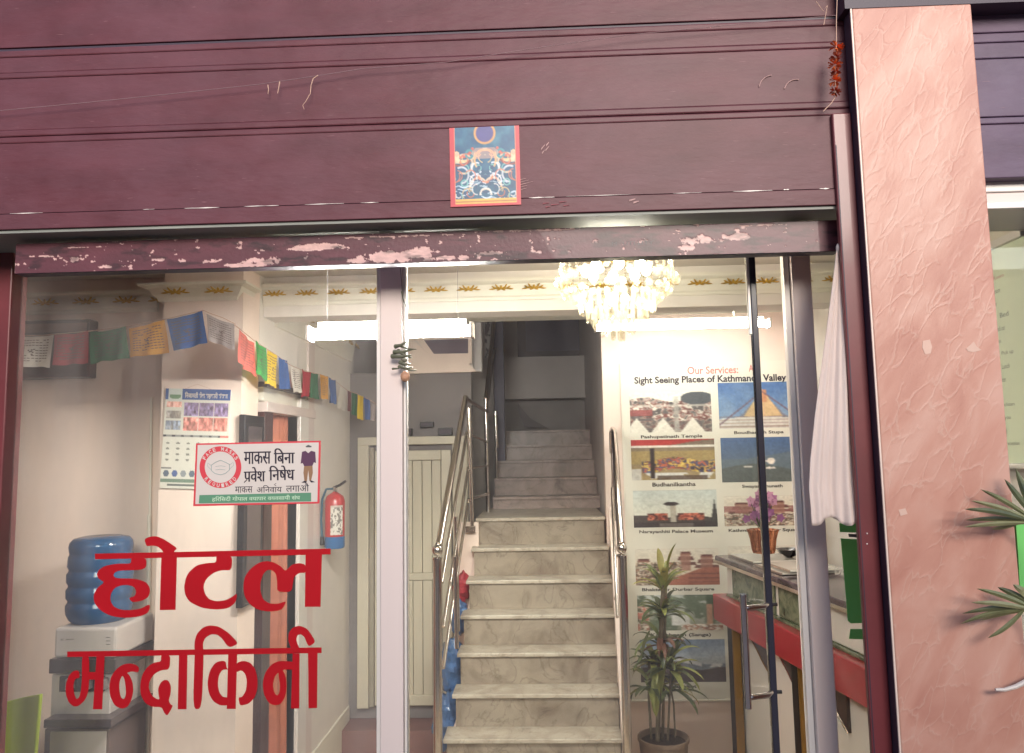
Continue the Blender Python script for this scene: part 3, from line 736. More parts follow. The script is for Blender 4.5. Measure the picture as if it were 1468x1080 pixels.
for L, lab, cy in ((L1, "upper word of the big red vinyl lettering stuck on the window glass", 830), (L2, "lower word of the big red vinyl lettering, below the first on the glass", 970)):
    t = thing("window_lettering", lab, "sign", P(285, cy, -.005), group="red words on the window glass")
    for k, (nm, pts, sm, hole) in enumerate(L):
        y0 = -.0046 - .00035 * k
        if sm: pts = smooth_poly(pts, 2)
        hs = [[P(a, b, y0) for a, b in smooth_poly(hole, 2)]] if len(hole) else []
        MB().prism([P(a, b, y0) for a, b in pts], (0, -.0003, 0), hs).build(nm, redv, t)

# ------------------------------------------------------------------ mask notice on the glass
ms = thing("mask_notice", "white notice with red border and face mask ring stuck above the red lettering", "notice", P(368, 680, -.006))
ys = -.0048
def quad(pts, y, th=.0003): return MB().prism([P(a, b, y) for a, b in pts], (0, -th, 0))
quad([(281, 636), (460, 632), (458, 722), (277, 726)], ys).build("border", redp, ms)
quad([(283.5, 638.2), (457, 634.5), (455, 719.5), (280, 723)], ys - .0005).build("sheet", whitep, ms)
def ring(cx, cy, r0, r1, y, a0=0, a1=360, n=40, ry=1.0):
    o_ = [P(cx + r1 * math.cos(math.radians(a)), cy + ry * r1 * math.sin(math.radians(a)), y) for a in np.linspace(a0, a1, n)]
    i_ = [P(cx + r0 * math.cos(math.radians(a)), cy + ry * r0 * math.sin(math.radians(a)), y) for a in np.linspace(a0, a1, n)]
    b = MB(); b.add(o_ + i_, [(k, k + 1, n + k + 1, n + k) for k in range(n - 1)]); return b
ring(316, 670, 22.5, 30, ys - .0011).build("ring", redp, ms)
for word, a0, a1, flip in (("FACE MASKS", -150, -30, 1), ("REQUIRED", 140, 40, -1)):
    for k, ch in enumerate(word):
        if ch == ' ': continue
        a = math.radians(a0 + (a1 - a0) * k / (len(word) - 1))
        cx, cy = 316 + 26.2 * math.cos(a), 670 + 26.2 * math.sin(a)
        ux, uy = (-math.sin(a) * flip, math.cos(a) * flip)
        vx, vy = (-uy, ux)
        w_, h_ = 4.0, 5.4
        o_ = P(cx - ux * w_ / 2 - vx * h_ / 2, cy - uy * w_ / 2 - vy * h_ / 2, ys - .0015)
        u_ = P(cx + ux * w_ / 2 - vx * h_ / 2, cy + uy * w_ / 2 - vy * h_ / 2, ys - .0015) - o_
        v_ = P(cx - ux * w_ / 2 + vx * h_ / 2, cy - uy * w_ / 2 + vy * h_ / 2, ys - .0015) - o_
        text(ch, "ring_letter", o_, u_, v_, whitep, ms, bold=.02)
bl = mat("teal_print_line", (120, 150, 150), rough=.5, var=0)
b = MB()
mo = [(303, 667), (309, 663), (316, 660), (323, 663), (329, 666), (329, 674), (323, 679), (316, 681), (308, 679), (303, 675), (303, 667)]
b.tube([P(a, c, ys - .0013) for a, c in mo], .0008, 4)
for seg in ([(309, 669), (316, 668), (323, 669)], [(303, 668), (298, 664), (297, 668), (303, 674)], [(329, 667), (334, 663), (335, 667), (329, 673)], [(309, 674), (316, 673), (323, 674)]):
    b.tube([P(a, c, ys - .0013) for a, c in seg], .0005, 4)
b.build("mask_drawing", bl, ms)
def tx(body, x0, y0, x1, y1, y, m, par, bold=.03, kind="stuff", sl=-.022):
    o_ = P(x0, y0, y); u_ = P(x1, y0 + sl * (x1 - x0), y) - o_; v_ = P(x0, y1, y) - o_
    sh_ = bold * abs(v_.z) * .8
    for q_, k_ in enumerate((-1, 0, 1) if bold > .018 else (-.6, .6)):
        text(body, "lettering", o_ + Vector((k_ * sh_, -.00012 * q_, 0)), u_, v_, m, par, bold=0, kind=kind)
yt = ys - .0012
tx("माकस", 350, 648, 388, 666, yt, blackp, ms); tx("िबना", 393, 643, 422, 665, yt, blackp, ms)
tx("पवेश", 350, 670, 380, 691, yt, blackp, ms); tx("िनषेध", 386, 668, 422, 689, yt, blackp, ms)
tx("माकस", 337, 698, 362, 707, yt, blackp, ms, .015); tx("अिनवाय", 368, 696, 404, 706.5, yt, blackp, ms, .015); tx("लगाऔ", 410, 693, 443, 705.5, yt, blackp, ms, .015)
MB().tube([P(354, 688, yt), P(350, 692, yt)], .0014, 4).build("lettering_stroke", blackp, ms)
MB().tube([P(396, 693, yt), P(393, 695, yt), P(396, 697, yt)], .0009, 4).build("lettering_stroke", blackp, ms)
quad([(286, 710), (446, 706.5), (446, 719), (285, 722)], ys - .0009).build("green_band", greenp, ms)
tx("हिरिसदी गोपाल वयापार वयवसायी संघ", 304, 712, 430, 720, ys - .0016, palep, ms, .02)
# little suited figure printed on the notice
quad([(433, 648), (438, 646.5), (442, 650), (446, 646.5), (452, 648), (453, 664), (450, 663), (448, 668), (436, 668.5), (434, 664), (431, 665)], ys - .0010).build("printed_jacket", mat("print_plum", (84, 50, 76), rough=.5), ms)
quad([(436, 668.5), (448, 668), (448.5, 678), (446, 689), (443.5, 689), (442, 674), (440, 690), (436.5, 690), (435, 678)], ys - .0011).build("printed_trousers", mat("print_brown", (140, 106, 78), rough=.5), ms)
quad([(432, 692), (436.5, 689.5), (440, 690), (439, 692.5)], ys - .0012).build("printed_shoe", blackp, ms)
quad([(443.5, 689), (446.5, 689), (452, 691.5), (446, 692)], ys - .0012).build("printed_shoe", blackp, ms)
quad([(438, 640), (442, 638), (447, 640), (446, 641.5), (439, 641.5)], ys - .0012).build("printed_cap", greyp, ms)

# ------------------------------------------------------------------ printed card over the entrance (generic swirling ornament)
def swirl_card():
    h, w = 116, 100
    yy, xx = np.mgrid[0:h, 0:w]; u = xx / w; v = yy / h; us = np.abs(u - .5)
    im = np.zeros((h, w, 3)); im[:] = (22, 84, 116)
    n = vnoise(h, w, (6, 6), 21)
    im[..., 0] += (n - .5) * 90; im[..., 1] += (n - .5) * 80; im[..., 2] += (n - .5) * 50
    m_ = v > .55; im[m_] = im[m_] * .75 + np.array((34, 60, 80)) * .25
    def stroke(d, wd, col, a=1.0):
        k = np.clip(1.5 - np.abs(d) / wd, 0, 1)[..., None] * a
        im[:] = im * (1 - k) + np.array(col) * k
    d = np.hypot((u - .5) * 1.0, (v - .08) * 1.1) - .14
    im[d < 0] = (70, 66, 124); stroke(d, .016, (196, 140, 88))
    for (cx, cy, r, a0, a1, col, wd) in ((.33, .20, .17, 20, 160, (190, 84, 74), .02), (.30, .24, .19, 10, 150, (222, 192, 150), .022), (.36, .28, .2, 0, 140, (120, 60, 60), .016),
                                    (.3, .46, .12, 60, 330, (206, 176, 150), .012), (.34, .60, .1, 90, 300, (190, 190, 196), .012), (.12, .52, .07, -120, 150, (200, 206, 214), .01),
                                    (.14, .68, .08, 180, 400, (206, 206, 214), .01), (.02, .42, .13, 200, 400, (224, 160, 110), .014), (.1, .76, .12, 180, 360, (214, 184, 160), .012), (.0, .86, .08, 180, 360, (220, 200, 180), .012),
                                    (.22, .34, .05, 0, 360, (60, 130, 140), .014), (.0, .6, .1, 0, 180, (210, 120, 90), .013)):
        dx = us - cx; dy = v - cy; ang = np.degrees(np.arctan2(dy, dx)) % 360
        ok = ((ang - a0) % 360) <= (a1 - a0)
        dd = np.where(ok, np.hypot(dx, dy) - r, 9)
        stroke(dd, wd, col)
    for k in range(26):
        cx, cy = rng.random(), .68 + .24 * rng.random(); L = .03 + .07 * rng.random()
        dd = np.where(np.abs(u - cx) < L, np.abs(v - cy - .01 * np.sin(u * 40)), 9); stroke(dd, .006, (210, 222, 232), .8)
    for k in range(34):
        cx, cy, r0 = .5 * rng.random(), .3 + .6 * rng.random(), .03 + .05 * rng.random(); a0 = rng.random() * 360
        dx = us - cx; dy = v - cy; ang = np.degrees(np.arctan2(dy, dx)) % 360
        stroke(np.where(((ang - a0) % 360) < 200, np.hypot(dx, dy) - r0, 9), .007, [(206, 168, 120), (190, 96, 76), (120, 180, 170), (214, 206, 200), (40, 60, 100)][k % 5], .9)
    side = (np.abs(v - .38) < .07) & (us > .36); im[side] = im[side] * .3 + np.array((226, 196, 158)) * .7
    cen = (np.abs(v - .33) < .07) & (us < .2 - np.abs(v - .33)); im[cen] = im[cen] * .4 + np.array((214, 150, 130)) * .6
    im[v > .905] = (214, 166, 78); im[np.abs(v - .935) < .006] = (170, 110, 60)
    fr_ = (us > .44) | (v > .965); im[us > .425] = (206, 120, 90)
    im[us > .438] = (186, 44, 58); im[v > .958] = (190, 46, 58)
    return im * (0.92 + .14 * vnoise(h, w, (10, 10), 4))[..., None]
pc = thing("printed_card", "small blue and gold swirl patterned card with red border pasted on the maroon lintel", "picture", P(696, 240, -.25))
o_ = P(644, 184, -.2745); u_ = P(744, 180, -.2745) - o_; v_ = P(646, 297, -.2745) - o_
picture("card_print", swirl_card(), o_, u_, v_, attr_gloss, pc)
MB().prism([o_ + Vector((0, .0008, 0)), o_ + u_ + Vector((0, .0008, 0)), o_ + u_ + v_ + Vector((0, .0008, 0)), o_ + v_ + Vector((0, .0008, 0))], (0, .0025, 0)).build("card_backing", redp, pc)

# ------------------------------------------------------------------ strings, marigold garland, lemon charm
wirem = mat("dusty_wire", (128, 100, 104), rough=.6, var=.1)
wp = [(-40, 162), (0, 158), (120, 148), (250, 135), (370, 122), (450, 110), (520, 98), (640, 90), (760, 70), (900, 50), (1050, 36), (1200, 22)]
wt = thing("hanging_wire", "thin dusty wire sagging along the front of the maroon shutter housing", "wire", P(450, 110, -.30))
MB().tube([P(a, b_ + random.uniform(-1, 1), -.292) for a, b_ in wp], .0011, 5).build("wire", wirem, wt)
thr = mat("frayed_thread", (196, 160, 140), rough=.8)
MB().tube([P(456, 108, -.292), P(449, 113, -.292), P(446, 122, -.293), P(445, 134, -.292), P(438, 146, -.293), P(434, 151, -.292), P(436, 157, -.292)], .0016, 5, r1=.0007).build("frayed_end", thr, wt)
MB().tube([P(384, 122, -.292), P(385, 129, -.293), P(384, 135, -.293)], .0016, 5, r1=.0007).build("frayed_end", thr, wt)
MB().tube([P(401, 117, -.292), P(400, 124, -.293), P(398, 134, -.293)], .0018, 5, r1=.0009).build("frayed_end", thr, wt)
gar = thing("marigold_garland", "dried orange marigold garland hanging on a thread left of the pillar top", "garland", P(1198, 100, -.34))
orange = [mat("dried_marigold", (222, 112, 56), rough=.8, var=.3, vscale=90), mat("dark_marigold", (182, 84, 54), rough=.8, var=.3, vscale=90)]
MB().tube([P(1200, 0, -.33), P(1199, 30, -.33), P(1199, 60, -.335), P(1197, 140, -.335), P(1192, 148, -.335), P(1180, 160, -.335)], .0013, 5).build("thread", thr, gar)
MB().tube([P(1170, 2, -.33), P(1180, 16, -.33), P(1186, 8, -.33), P(1181, 36, -.33)], .0009, 5).build("thread", thr, gar)
for k, (cx, cy, r) in enumerate(((1199, 68, .021), (1198, 82, .018), (1197, 93, .02), (1198, 104, .015), (1197, 116, .019), (1197, 131, .018))):
    c = P(cx, cy, -.34); b = MB()
    for q in range(46):
        d = Vector((random.gauss(0, 1), random.gauss(0, 1), random.gauss(0, .75))).normalized()
        s_ = d.cross(Vector((.3, .2, 1))).normalized() * random.uniform(.0018, .0034); L = r * random.uniform(.7, 1.12)
        w2 = d.cross(s_).normalized() * .0015
        b.add([c + d * r * .25 - s_ * .4, c + d * r * .25 + s_ * .4, c + d * L + s_ + w2, c + d * L - s_ + w2], [(0, 1, 2, 3)])
    b.build("flower_head", orange[k % 2], gar)
ch = thing("lemon_charm", "hanging charm of green chillies and a dried lemon in front of the centre mullion", "charm", P(581, 520, -.06))
chil = mat("dried_chilli", (92, 92, 74), rough=.5, var=.3, vscale=50); lemon = mat("dried_lemon", (176, 132, 104), rough=.6, var=.25, vscale=60, bump=.3)
MB().tube([P(574, 384, -.06), P(576, 410, -.06), P(577, 425, -.06), P(580, 434, -.061), P(585, 448, -.06), P(581, 470, -.06), P(580, 548, -.06)], .0011, 5).build("thread", black, ch)
MB().tube([P(576, 418, -.06), P(577, 425, -.061), P(579, 435, -.062)], .003, 6, r1=.001).build("twist", chil, ch)
for (x0, y0, x1, y1, r) in ((567, 497, 583, 490, .008), (565, 505, 592, 501, .008), (562, 511, 590, 509, .0085), (575, 497, 597, 501, .004), (571, 503, 590, 513, .008), (563, 529, 578, 525, .004), (580, 528, 597, 531, .005), (574, 520, 588, 522, .008), (572, 526, 592, 527, .006)):
    m_ = ((x0 + x1) / 2, (y0 + y1) / 2 + 1.5)
    MB().tube([P(x0, y0, -.06), P(x0 * .7 + m_[0] * .3, y0 * .7 + m_[1] * .3, -.066), P(*m_, -.07), P(x1 * .7 + m_[0] * .3, y1 * .7 + m_[1] * .3, -.066), P(x1, y1, -.06)], r, 8, r1=r * .25).build("chilli", chil, ch, smooth=True)
MB().ball(P(581, 540, -.06), .016, 8, (1, 1, 1.15)).build("lemon", lemon, ch, smooth=True)
MB().ball(P(580, 516, -.058), .011, 6, (1.1, 1, .7)).build("charcoal_bead", mat("charcoal", (120, 116, 104), rough=.7, var=.3), ch)

# white ceremonial cloth
cl = mat("white_scarf_cloth", (232, 216, 208), rough=.75, var=.04, trans=.3, bump=.15, bscale=160)
def cloth_fn(u, v):
    py = 352 + (748 - 352) * v
    le = np.interp(py, [352, 400, 480, 600, 660, 700, 748], [1200, 1194, 1183, 1167, 1160, 1158, 1163])
    re = np.interp(py, [352, 440, 600, 700, 748], [1206, 1212, 1222, 1229, 1233])
    px_ = le + (re - le) * u
    amp = .003 + .007 * v
    yy = -.265 - amp * (math.sin(u * 9 + .8 * math.sin(v * 3)) * .6 + .4 * math.sin(u * 31 + v * 2.2)) - .010 * v * math.sin(v * 9 + u * 4) * .5
    base = P(px_, py + (6 * math.sin(u * 9 + 1) * (v > .97)), -.265)
    return Vector((base.x, yy, base.z))
t = thing("ceremonial_scarf", "long white cloth scarf knotted at the top and hanging beside the right mullion", "scarf", P(1200, 352, -.265))
MB().grid(cloth_fn, 40, 70).build("scarf_cloth", cl, t, smooth=True, norm=False, solid=.0015)
MB().ball(P(1203, 356, -.265), .012, 6, (.8, .8, 1.3)).build("knot", cl, t, smooth=True)

# green sticker on the sidelight
gs = thing("door_sticker", "bright green sticker in three blocks on the narrow sidelight glass", "sticker", P(1225, 840, .0))
gm = mat("bright_green_vinyl", (116, 200, 108), rough=.4, var=.03)
yg = -.0055
quad([(1203, 750), (1229, 750), (1231, 764), (1204, 763)], yg).build("sticker_block", gm, gs)
quad([(1216, 765.5), (1231, 766), (1231, 771), (1217, 770)], yg).build("sticker_block", greyp, gs)
quad([(1205, 772), (1240, 774), (1243, 893), (1220, 894), (1215, 890), (1213, 860)], yg).build("sticker_block", gm, gs)
quad([(1219, 902), (1243, 902), (1244, 917), (1217, 916)], yg).build("sticker_block", gm, gs)

# ------------------------------------------------------------------ beam, cornices
bmz0 = 1.75 + 205 * (YB + 2.5) / 1080
beam = thing("ceiling_beam", "white ceiling beam with a gold leaf cornice crossing the lobby behind the chandelier", "beam", (0, .7, 2.45))
MB().box(WX + .001, RX - .002, YB, YB + .15, bmz0, CEIL - .001).build("beam_face", ceilm, beam)
def cornice(par, x0, x1, yf, z0, z1, out=.045, ext=0.0):
    """stepped plaster moulding along x, the face towards -y"""
    h = z1 - z0
    pr = [(0, 0), (.25, 0), (.3, .12), (.45, .2), (.55, .45), (.6, .72), (.9, .8), (1, .86), (1, 1), (0, 1)]
    b = MB()
    pts0 = [(x0 - ext * a, yf - out * a, z0 + h * c) for a, c in pr]
    vec_end = [(x1 + ext * a, yf - out * a, z0 + h * c) for a, c in pr]
    n = len(pr); b.add(pts0 + vec_end, [(k, (k + 1) % n, n + (k + 1) % n, n + k) for k in range(n)] + [tuple(range(n)), tuple(range(2 * n - 1, n - 1, -1))])
    return b.build("cornice", trimm, par)
def motif_mesh(w):
    b = MB()
    for sgn in (-1, 1):
        for (x, z, rx, rz, rot) in ((.10, .02, .10, .022, .5), (.2, .0, .12, .02, .25), (.32, -.03, .13, .018, -.05), (.16, .08, .09, .02, .9), (.28, .045, .08, .016, .5), (.08, -.05, .09, .02, -.3)):
            c_, s_ = math.cos(rot * sgn), math.sin(rot * sgn)
            M_ = Matrix(((rx * w * c_, 0, -rz * w * 1.6 * s_), (0, .004, 0), (rx * w * s_, 0, rz * w * 1.6 * c_)))
            b.lathe(Vector((sgn * x * w, 0, z * w)), [(.001, -1), (.7, -.6), (1, 0), (.7, .6), (.001, 1)], 6, M_)
    b.ball((0, 0, .03 * w), .05 * w, 4, (1, .4, 1.6))
    return b
MOT = {}
def motif(par, x, y, z, w, tilt=0.0, rz=0.0):
    k = round(w, 3)
    if k not in MOT:
        o = motif_mesh(w).build("gold_motif", gold, None); MOT[k] = o.data
    else:
        o = bpy.data.objects.new("gold_motif", MOT[k]); COL.objects.link(o)
    base = Vector((0, 0, 0)); q = par
    while q is not None: base += q.location; q = q.parent
    o.parent = par; o.location = Vector((x, y, z)) - base; o.rotation_euler = (tilt, 0, rz)
    return o
cb0, cb1 = 1.75 + 221 * (YB + 2.5) / 1080, 1.75 + 252 * (YB + 2.5) / 1080
cornice(beam, WX + .003, RX - .004, YB - .001, cb0, cb1)
x = X(395, 415, YB - .02)
while x < RX - .08:
    motif(beam, x, YB - .034, (cb0 + cb1) / 2 + .002, .132, .3); x += .156
lc = thing("wall_cornice", "white cornice with gold leaf motifs along the top of the pink wall", "cornice", (-2, YL, 2.45))
z0c = Z(120, 450, YL); cornice(lc, -2.98, X(228, 440, YL) , YL - .001, z0c, z0c + .1)
for px_ in (7, 65, 123, 181, 232):
    motif(lc, X(px_, 440, YL - .03), YL - .034, z0c + .052, .155, .3)
cc = thing("column_capital", "flared white capital with two gold motifs on top of the calendar column", "capital", (X(285, 420, YC), YC, 2.45))
xc0, xc1 = X(232, 430, YC), X(338, 430, YC)
zc0 = Z(285, 432, YC); zc1 = Z(285, 405, YC - .06)
b = MB()
pr = [(.12, 0), (.2, .2), (.35, .35), (.6, .75), (1, .85), (1, 1)]
vs = []
for a, c in pr:
    o_ = .075 * a; vs += [(xc0 - o_, YC - o_ - .002, zc0 + (zc1 - zc0) * c), (xc1 + o_, YC - o_ - .002, zc0 + (zc1 - zc0) * c), (xc1 + o_, YC + .12, zc0 + (zc1 - zc0) * c), (xc0 - o_, YC + .12, zc0 + (zc1 - zc0) * c)]
fs = [(i * 4 + k, i * 4 + (k + 1) % 4, (i + 1) * 4 + (k + 1) % 4, (i + 1) * 4 + k) for i in range(len(pr) - 1) for k in range(4)]
fs += [(3, 2, 1, 0), tuple(len(pr) * 4 - 4 + k for k in range(4))]
b.add(vs, fs).build("capital_block", trimm, cc)
for px_ in (252, 314):
    motif(cc, X(px_, 417, YC - .045), YC - .052, (zc0 + zc1) / 2 - .002, .15, .55)
# cornice running back along the corridor wall
rc = thing("corridor_cornice", "white cornice running back along the corridor wall above the second flag string", "cornice", (WX, 1.5, 2.5))
zr0 = PX(372, 458, WX).z
pr2 = [(0, 0), (.25, 0), (.4, .25), (.6, .7), (1, .85), (1, 1), (0, 1)]
b = MB(); n = len(pr2); h = RCEIL - zr0 - .002
b.add([(WX + .07 * a, YB + .152, zr0 + h * c) for a, c in pr2] + [(WX + .07 * a, YP + .29, zr0 + h * c) for a, c in pr2],
      [(k, (k + 1) % n, n + (k + 1) % n, n + k) for k in range(n)] + [tuple(range(n)), tuple(range(2 * n - 1, n - 1, -1))]).build("cornice", trimm, rc)
for k in range(9):
    motif(rc, WX + .045, YB + .24 + k * .18, zr0 + h * .5, .15, -.1, math.pi / 2)

# ------------------------------------------------------------------ tube lights (lit)
tubem, nt, bs = new_mat("lit_tube"); bs.inputs['Emission Color'].default_value = (1.0, .96, .91, 1); bs.inputs['Emission Strength'].default_value = 26; bs.inputs['Base Color'].default_value = (1, 1, 1, 1)
tubem2 = tubem.copy(); tubem2.name = "lit_tube_bright"; tubem2.node_tree.nodes["Principled BSDF"].inputs['Emission Strength'].default_value = 230
def tube_light(xa, xb, py, y, label, rod=False):
    z = Z((xa + xb) / 2, py, y)
    x0, x1 = X(xa, py, y), X(xb, py, y)
    t = thing("tube_light", label, "tube light", ((x0 + x1) / 2, y, z), group="fluorescent tubes under the rear ceiling")
    if rod:
        for xr in (x0 + .06, x1 - .06): MB().tube([(xr, y + .045, z + .05), (xr, y + .045, CEIL)], .0007, 6).build("suspension_wire", greyp, t)
    else:
        for xr in (x0 + .2, x1 - .2): MB().tube([(xr, y + .045, z + .05), (xr, y + .045, RCEIL)], .005, 6).build("suspension_rod", trimm, t)
    MB().box(x0 + .03, x1 - .03, y + .028, y + .06, z + .006, z + .05).build("batten", trimm, t, bevel=.003)
    MB().tube([(x0 + .012, y, z), (x1 - .012, y, z)], .020, 14).build("tube", tubem2 if rod else tubem, t, smooth=True)
    for xe in (x0, x1 - .012):
        MB().box(xe, xe + .012, y - .022, y + .05, z - .024, z + .03).build("end_cap", whitep, t, bevel=.002)
    return t
tube_light(440, 679, 477, .14, "lit white tube light left of the chandelier, behind the centre mullion", True)  # this tube hangs forward of its true place, brightened to light the lobby
tube_light(852, 1105, 467, 1.92, "lit white tube light right of the chandelier, above the poster")
for xa, xb, py in ((850, 1105, 459), (450, 676, 467)):
    pass

# ------------------------------------------------------------------ chandelier
cy_, cc_ = .32, X(884, 420, .32)
chn = thing("chandelier", "lit crystal chandelier with tiers of clear beads and prisms under the lobby ceiling", "chandelier", (cc_, cy_, CEIL))
def crystal_mat():
    m, nt, b = new_mat("cut_crystal")
    nt.nodes.remove(b)
    tl = nt.nodes.new("ShaderNodeBsdfTranslucent"); tl.inputs[0].default_value = (.78, .73, .62, 1)
    tr = nt.nodes.new("ShaderNodeBsdfTransparent"); tr.inputs[0].default_value = (.98, .96, .9, 1)
    gl = nt.nodes.new("ShaderNodeBsdfGlossy"); gl.inputs['Roughness'].default_value = .05
    m1 = nt.nodes.new("ShaderNodeMixShader"); m1.inputs[0].default_value = .82
    m2 = nt.nodes.new("ShaderNodeMixShader"); m2.inputs[0].default_value = .14
    nt.links.new(tl.outputs[0], m1.inputs[1]); nt.links.new(tr.outputs[0], m1.inputs[2])
    nt.links.new(m1.outputs[0], m2.inputs[1]); nt.links.new(gl.outputs[0], m2.inputs[2])
    nt.links.new(m2.outputs[0], nt.nodes["Material Output"].inputs[0])
    return m
crys = crystal_mat()
bulbm, nt, bs = new_mat("lit_bulb"); bs.inputs['Emission Color'].default_value = (1.0, .92, .78, 1); bs.inputs['Emission Strength'].default_value = 70
def octa(b, c, r, h):
    c = Vector(c)
    b.add([c + Vector((r, 0, 0)), c + Vector((0, r, 0)), c - Vector((r, 0, 0)), c - Vector((0, r, 0)), c + Vector((0, 0, h)), c - Vector((0, 0, h))],
          [(0, 1, 4), (1, 2, 4), (2, 3, 4), (3, 0, 4), (1, 0, 5), (2, 1, 5), (3, 2, 5), (0, 3, 5)])
z_t = Z(884, 368, cy_); z_b = Z(884, 490, cy_); H = z_t - z_b; Rm = (X(970, 410, cy_) - X(797, 410, cy_)) / 2
MB().lathe((cc_, cy_, CEIL - .045), [(.02, .044), (.17, .044), (.17, .02), (.05, 0)], 32).build("ceiling_rose", gold, chn, smooth=True)
MB().lathe((cc_, cy_, z_t + .03), [(Rm * .9, 0), (Rm * .94, .0), (Rm * .94, .012), (Rm * .9, .012)], 40).build("frame_ring", gold, chn, smooth=True)
for k in range(34):          # long strings of beads round the rim
    a = 2 * math.pi * k / 34; b = MB()
    for q in range(9):
        octa(b, (cc_ + Rm * .93 * math.cos(a), cy_ + Rm * .93 * math.sin(a), z_t + .02 - q * .0125), .0052, .0062)
    b.build("bead_string", crys, chn)
for (fr, n, zf, r) in ((.98, 26, .30, .017), (.86, 24, .42, .015), (.72, 20, .50, .014), (.90, 24, .24, .013)):
    for k in range(n):
        a = 2 * math.pi * (k + .5 * (n % 3)) / n
        b = MB(); p = (cc_ + Rm * fr * math.cos(a), cy_ + Rm * fr * math.sin(a), z_t - H * zf + random.uniform(-.004, .004))
        b.lathe(p, [(.001, -r), (r * .7, -r * .7), (r, 0), (r * .7, r * .7), (.001, r)], 7)
        b.build("crystal_ball", crys, chn)
for (fr, n, z0f, L) in ((.62, 26, .46, .062), (.5, 22, .56, .060), (.4, 18, .63, .062), (.26, 11, .70, .066), (.1, 5, .76, .07)):
    for k in range(n):
        a = 2 * math.pi * (k + random.uniform(-.2, .2)) / n
        c = Vector((cc_ + Rm * fr * math.cos(a), cy_ + Rm * fr * math.sin(a), z_t - H * z0f)); w = .009
        t_ = Vector((-math.sin(a), math.cos(a), 0)) * w; r_ = Vector((math.cos(a), math.sin(a), 0)) * w * .7
        LL = L * random.uniform(.85, 1.1)
        b = MB(); top = [c + t_, c + r_, c - t_, c - r_]; bot = [q + Vector((0, 0, -LL)) for q in top]; tip = c + Vector((0, 0, -LL - .010)); cap = c + Vector((0, 0, .012))
        b.add(top + bot + [cap, tip], [(0, 1, 5, 4), (1, 2, 6, 5), (2, 3, 7, 6), (3, 0, 4, 7), (1, 0, 8), (2, 1, 8), (3, 2, 8), (0, 3, 8), (4, 5, 9), (5, 6, 9), (6, 7, 9), (7, 4, 9)])
        b.build("crystal_prism", crys, chn)
for k in range(8):
    a = 2 * math.pi * k / 8
    MB().ball((cc_ + Rm * .5 * math.cos(a), cy_ + Rm * .5 * math.sin(a), z_t - H * .16), .019, 8, (1, 1, 1.3)).build("bulb", bulbm, chn, smooth=True)
for k in range(3):
    MB().ball((cc_ + .03 * math.cos(k * 2.1), cy_ + .03 * math.sin(k * 2.1), z_t - H * .5), .015, 8, (1, 1, 1.3)).build("bulb", bulbm, chn, smooth=True)

# ------------------------------------------------------------------ staircase
stp = thing("staircase", "dirty cream marble staircase rising between steel handrails to a dim upper landing", "staircase", (-.1, 1.5, 0))
ty = [1060, 998, 938, 884, 831, 787, 742]
tl_ = [635, 648, 655, 660, 668, 675, 682]; tr_ = [893, 889, 887, 884, 880, 874, 868]
D0, TT = 3.96, .158
steps = []
for k in range(7):
    y = D0 + TT * k - 2.5
    zc = Z((tl_[k] + tr_[k]) / 2, ty[k], y)
    steps.append((y, zc, X(tl_[k], ty[k], y), X(tr_[k], ty[k], y)))
dz = (steps[6][1] - steps[0][1]) / 6
steps = [(y, steps[0][1] + dz * k, a, b_) for k, (y, z, a, b_) in enumerate(steps)]
zlo = FZ; ylo = steps[0][0] - TT
MB().box(steps[0][2] - .02, steps[0][3] + .02, ylo, steps[0][0] + .02, FZ, (steps[0][1] + FZ) / 2).build("bottom_step", marble, stp, bevel=.004)
for k, (y, z, x0, x1) in enumerate(steps):
    zp = steps[k - 1][1] if k else (steps[0][1] + FZ) / 2
    yn = steps[k + 1][0] + .03 if k < 6 else YP + .9
    MB().box(x0, x1, y, yn, z - .022, z).build("tread", marble_t, stp, bevel=.004)
    MB().box(x0 + .018, x1 - .008, y + .018, y + .04, zp + .0005, z - .0225).build("riser", marble, stp)
    MB().box(x0 + .025, x1 - .012, y + .042, YP + .4, zp - .17 if k else FZ, z - .023).build("step_core", wallp, stp)
zland = steps[6][1]
# upper flight
uy = [712, 685, 660, 638, 617]
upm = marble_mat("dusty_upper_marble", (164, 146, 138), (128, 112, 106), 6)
xu0, xu1 = X(706, 700, 3.2), X(872, 700, 3.0)
pz = zland
for k, py in enumerate(uy):
    y = YP + .75 + .24 * k
    z = Z(780, py, y)
    x1_ = xpl + .018
    x0_ = X(706 + k * 2, py, y)
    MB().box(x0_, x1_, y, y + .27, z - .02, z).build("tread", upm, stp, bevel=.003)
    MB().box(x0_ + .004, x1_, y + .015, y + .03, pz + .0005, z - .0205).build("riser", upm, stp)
    pz = z
ylast = YP + .75 + .24 * 4 + .27
# things seen above the upper flight
MB().box(X(718, 540, 4.6), xpl + .015, 4.6, 4.7, Z(790, 571, 4.6), Z(790, 511, 4.6)).build("landing_parapet", walld, stp)
MB().box(X(718, 600, 4.72), xpl + .015, 4.72, 4.78, pz - .3, Z(790, 575, 4.72)).build("back_panel", mat("dim_plaster", (164, 158, 156), rough=.8, var=.1), stp)
MB().prism([P(745, 596, 4.5), P(752, 612, 4.5), P(786, 614, 4.5), P(760, 600, 4.5), P(742, 578, 4.5)], (0, .03, 0)).build("shadow_slab", mat("shadow_plaster", (120, 114, 116), rough=.8), stp)  # diagonal shadow on the back wall, built as a dark slab
sw = thing("stairwell_window", "dark framed window high above the stair landing", "window", P(800, 500, 5.5))
MB().box(X(742, 490, 5.5), X(868, 490, 5.5), 5.5, 5.58, Z(800, 512, 5.5), Z(800, 440, 5.5)).build("frame", mat("dark_frame", (62, 54, 64), rough=.4), sw)
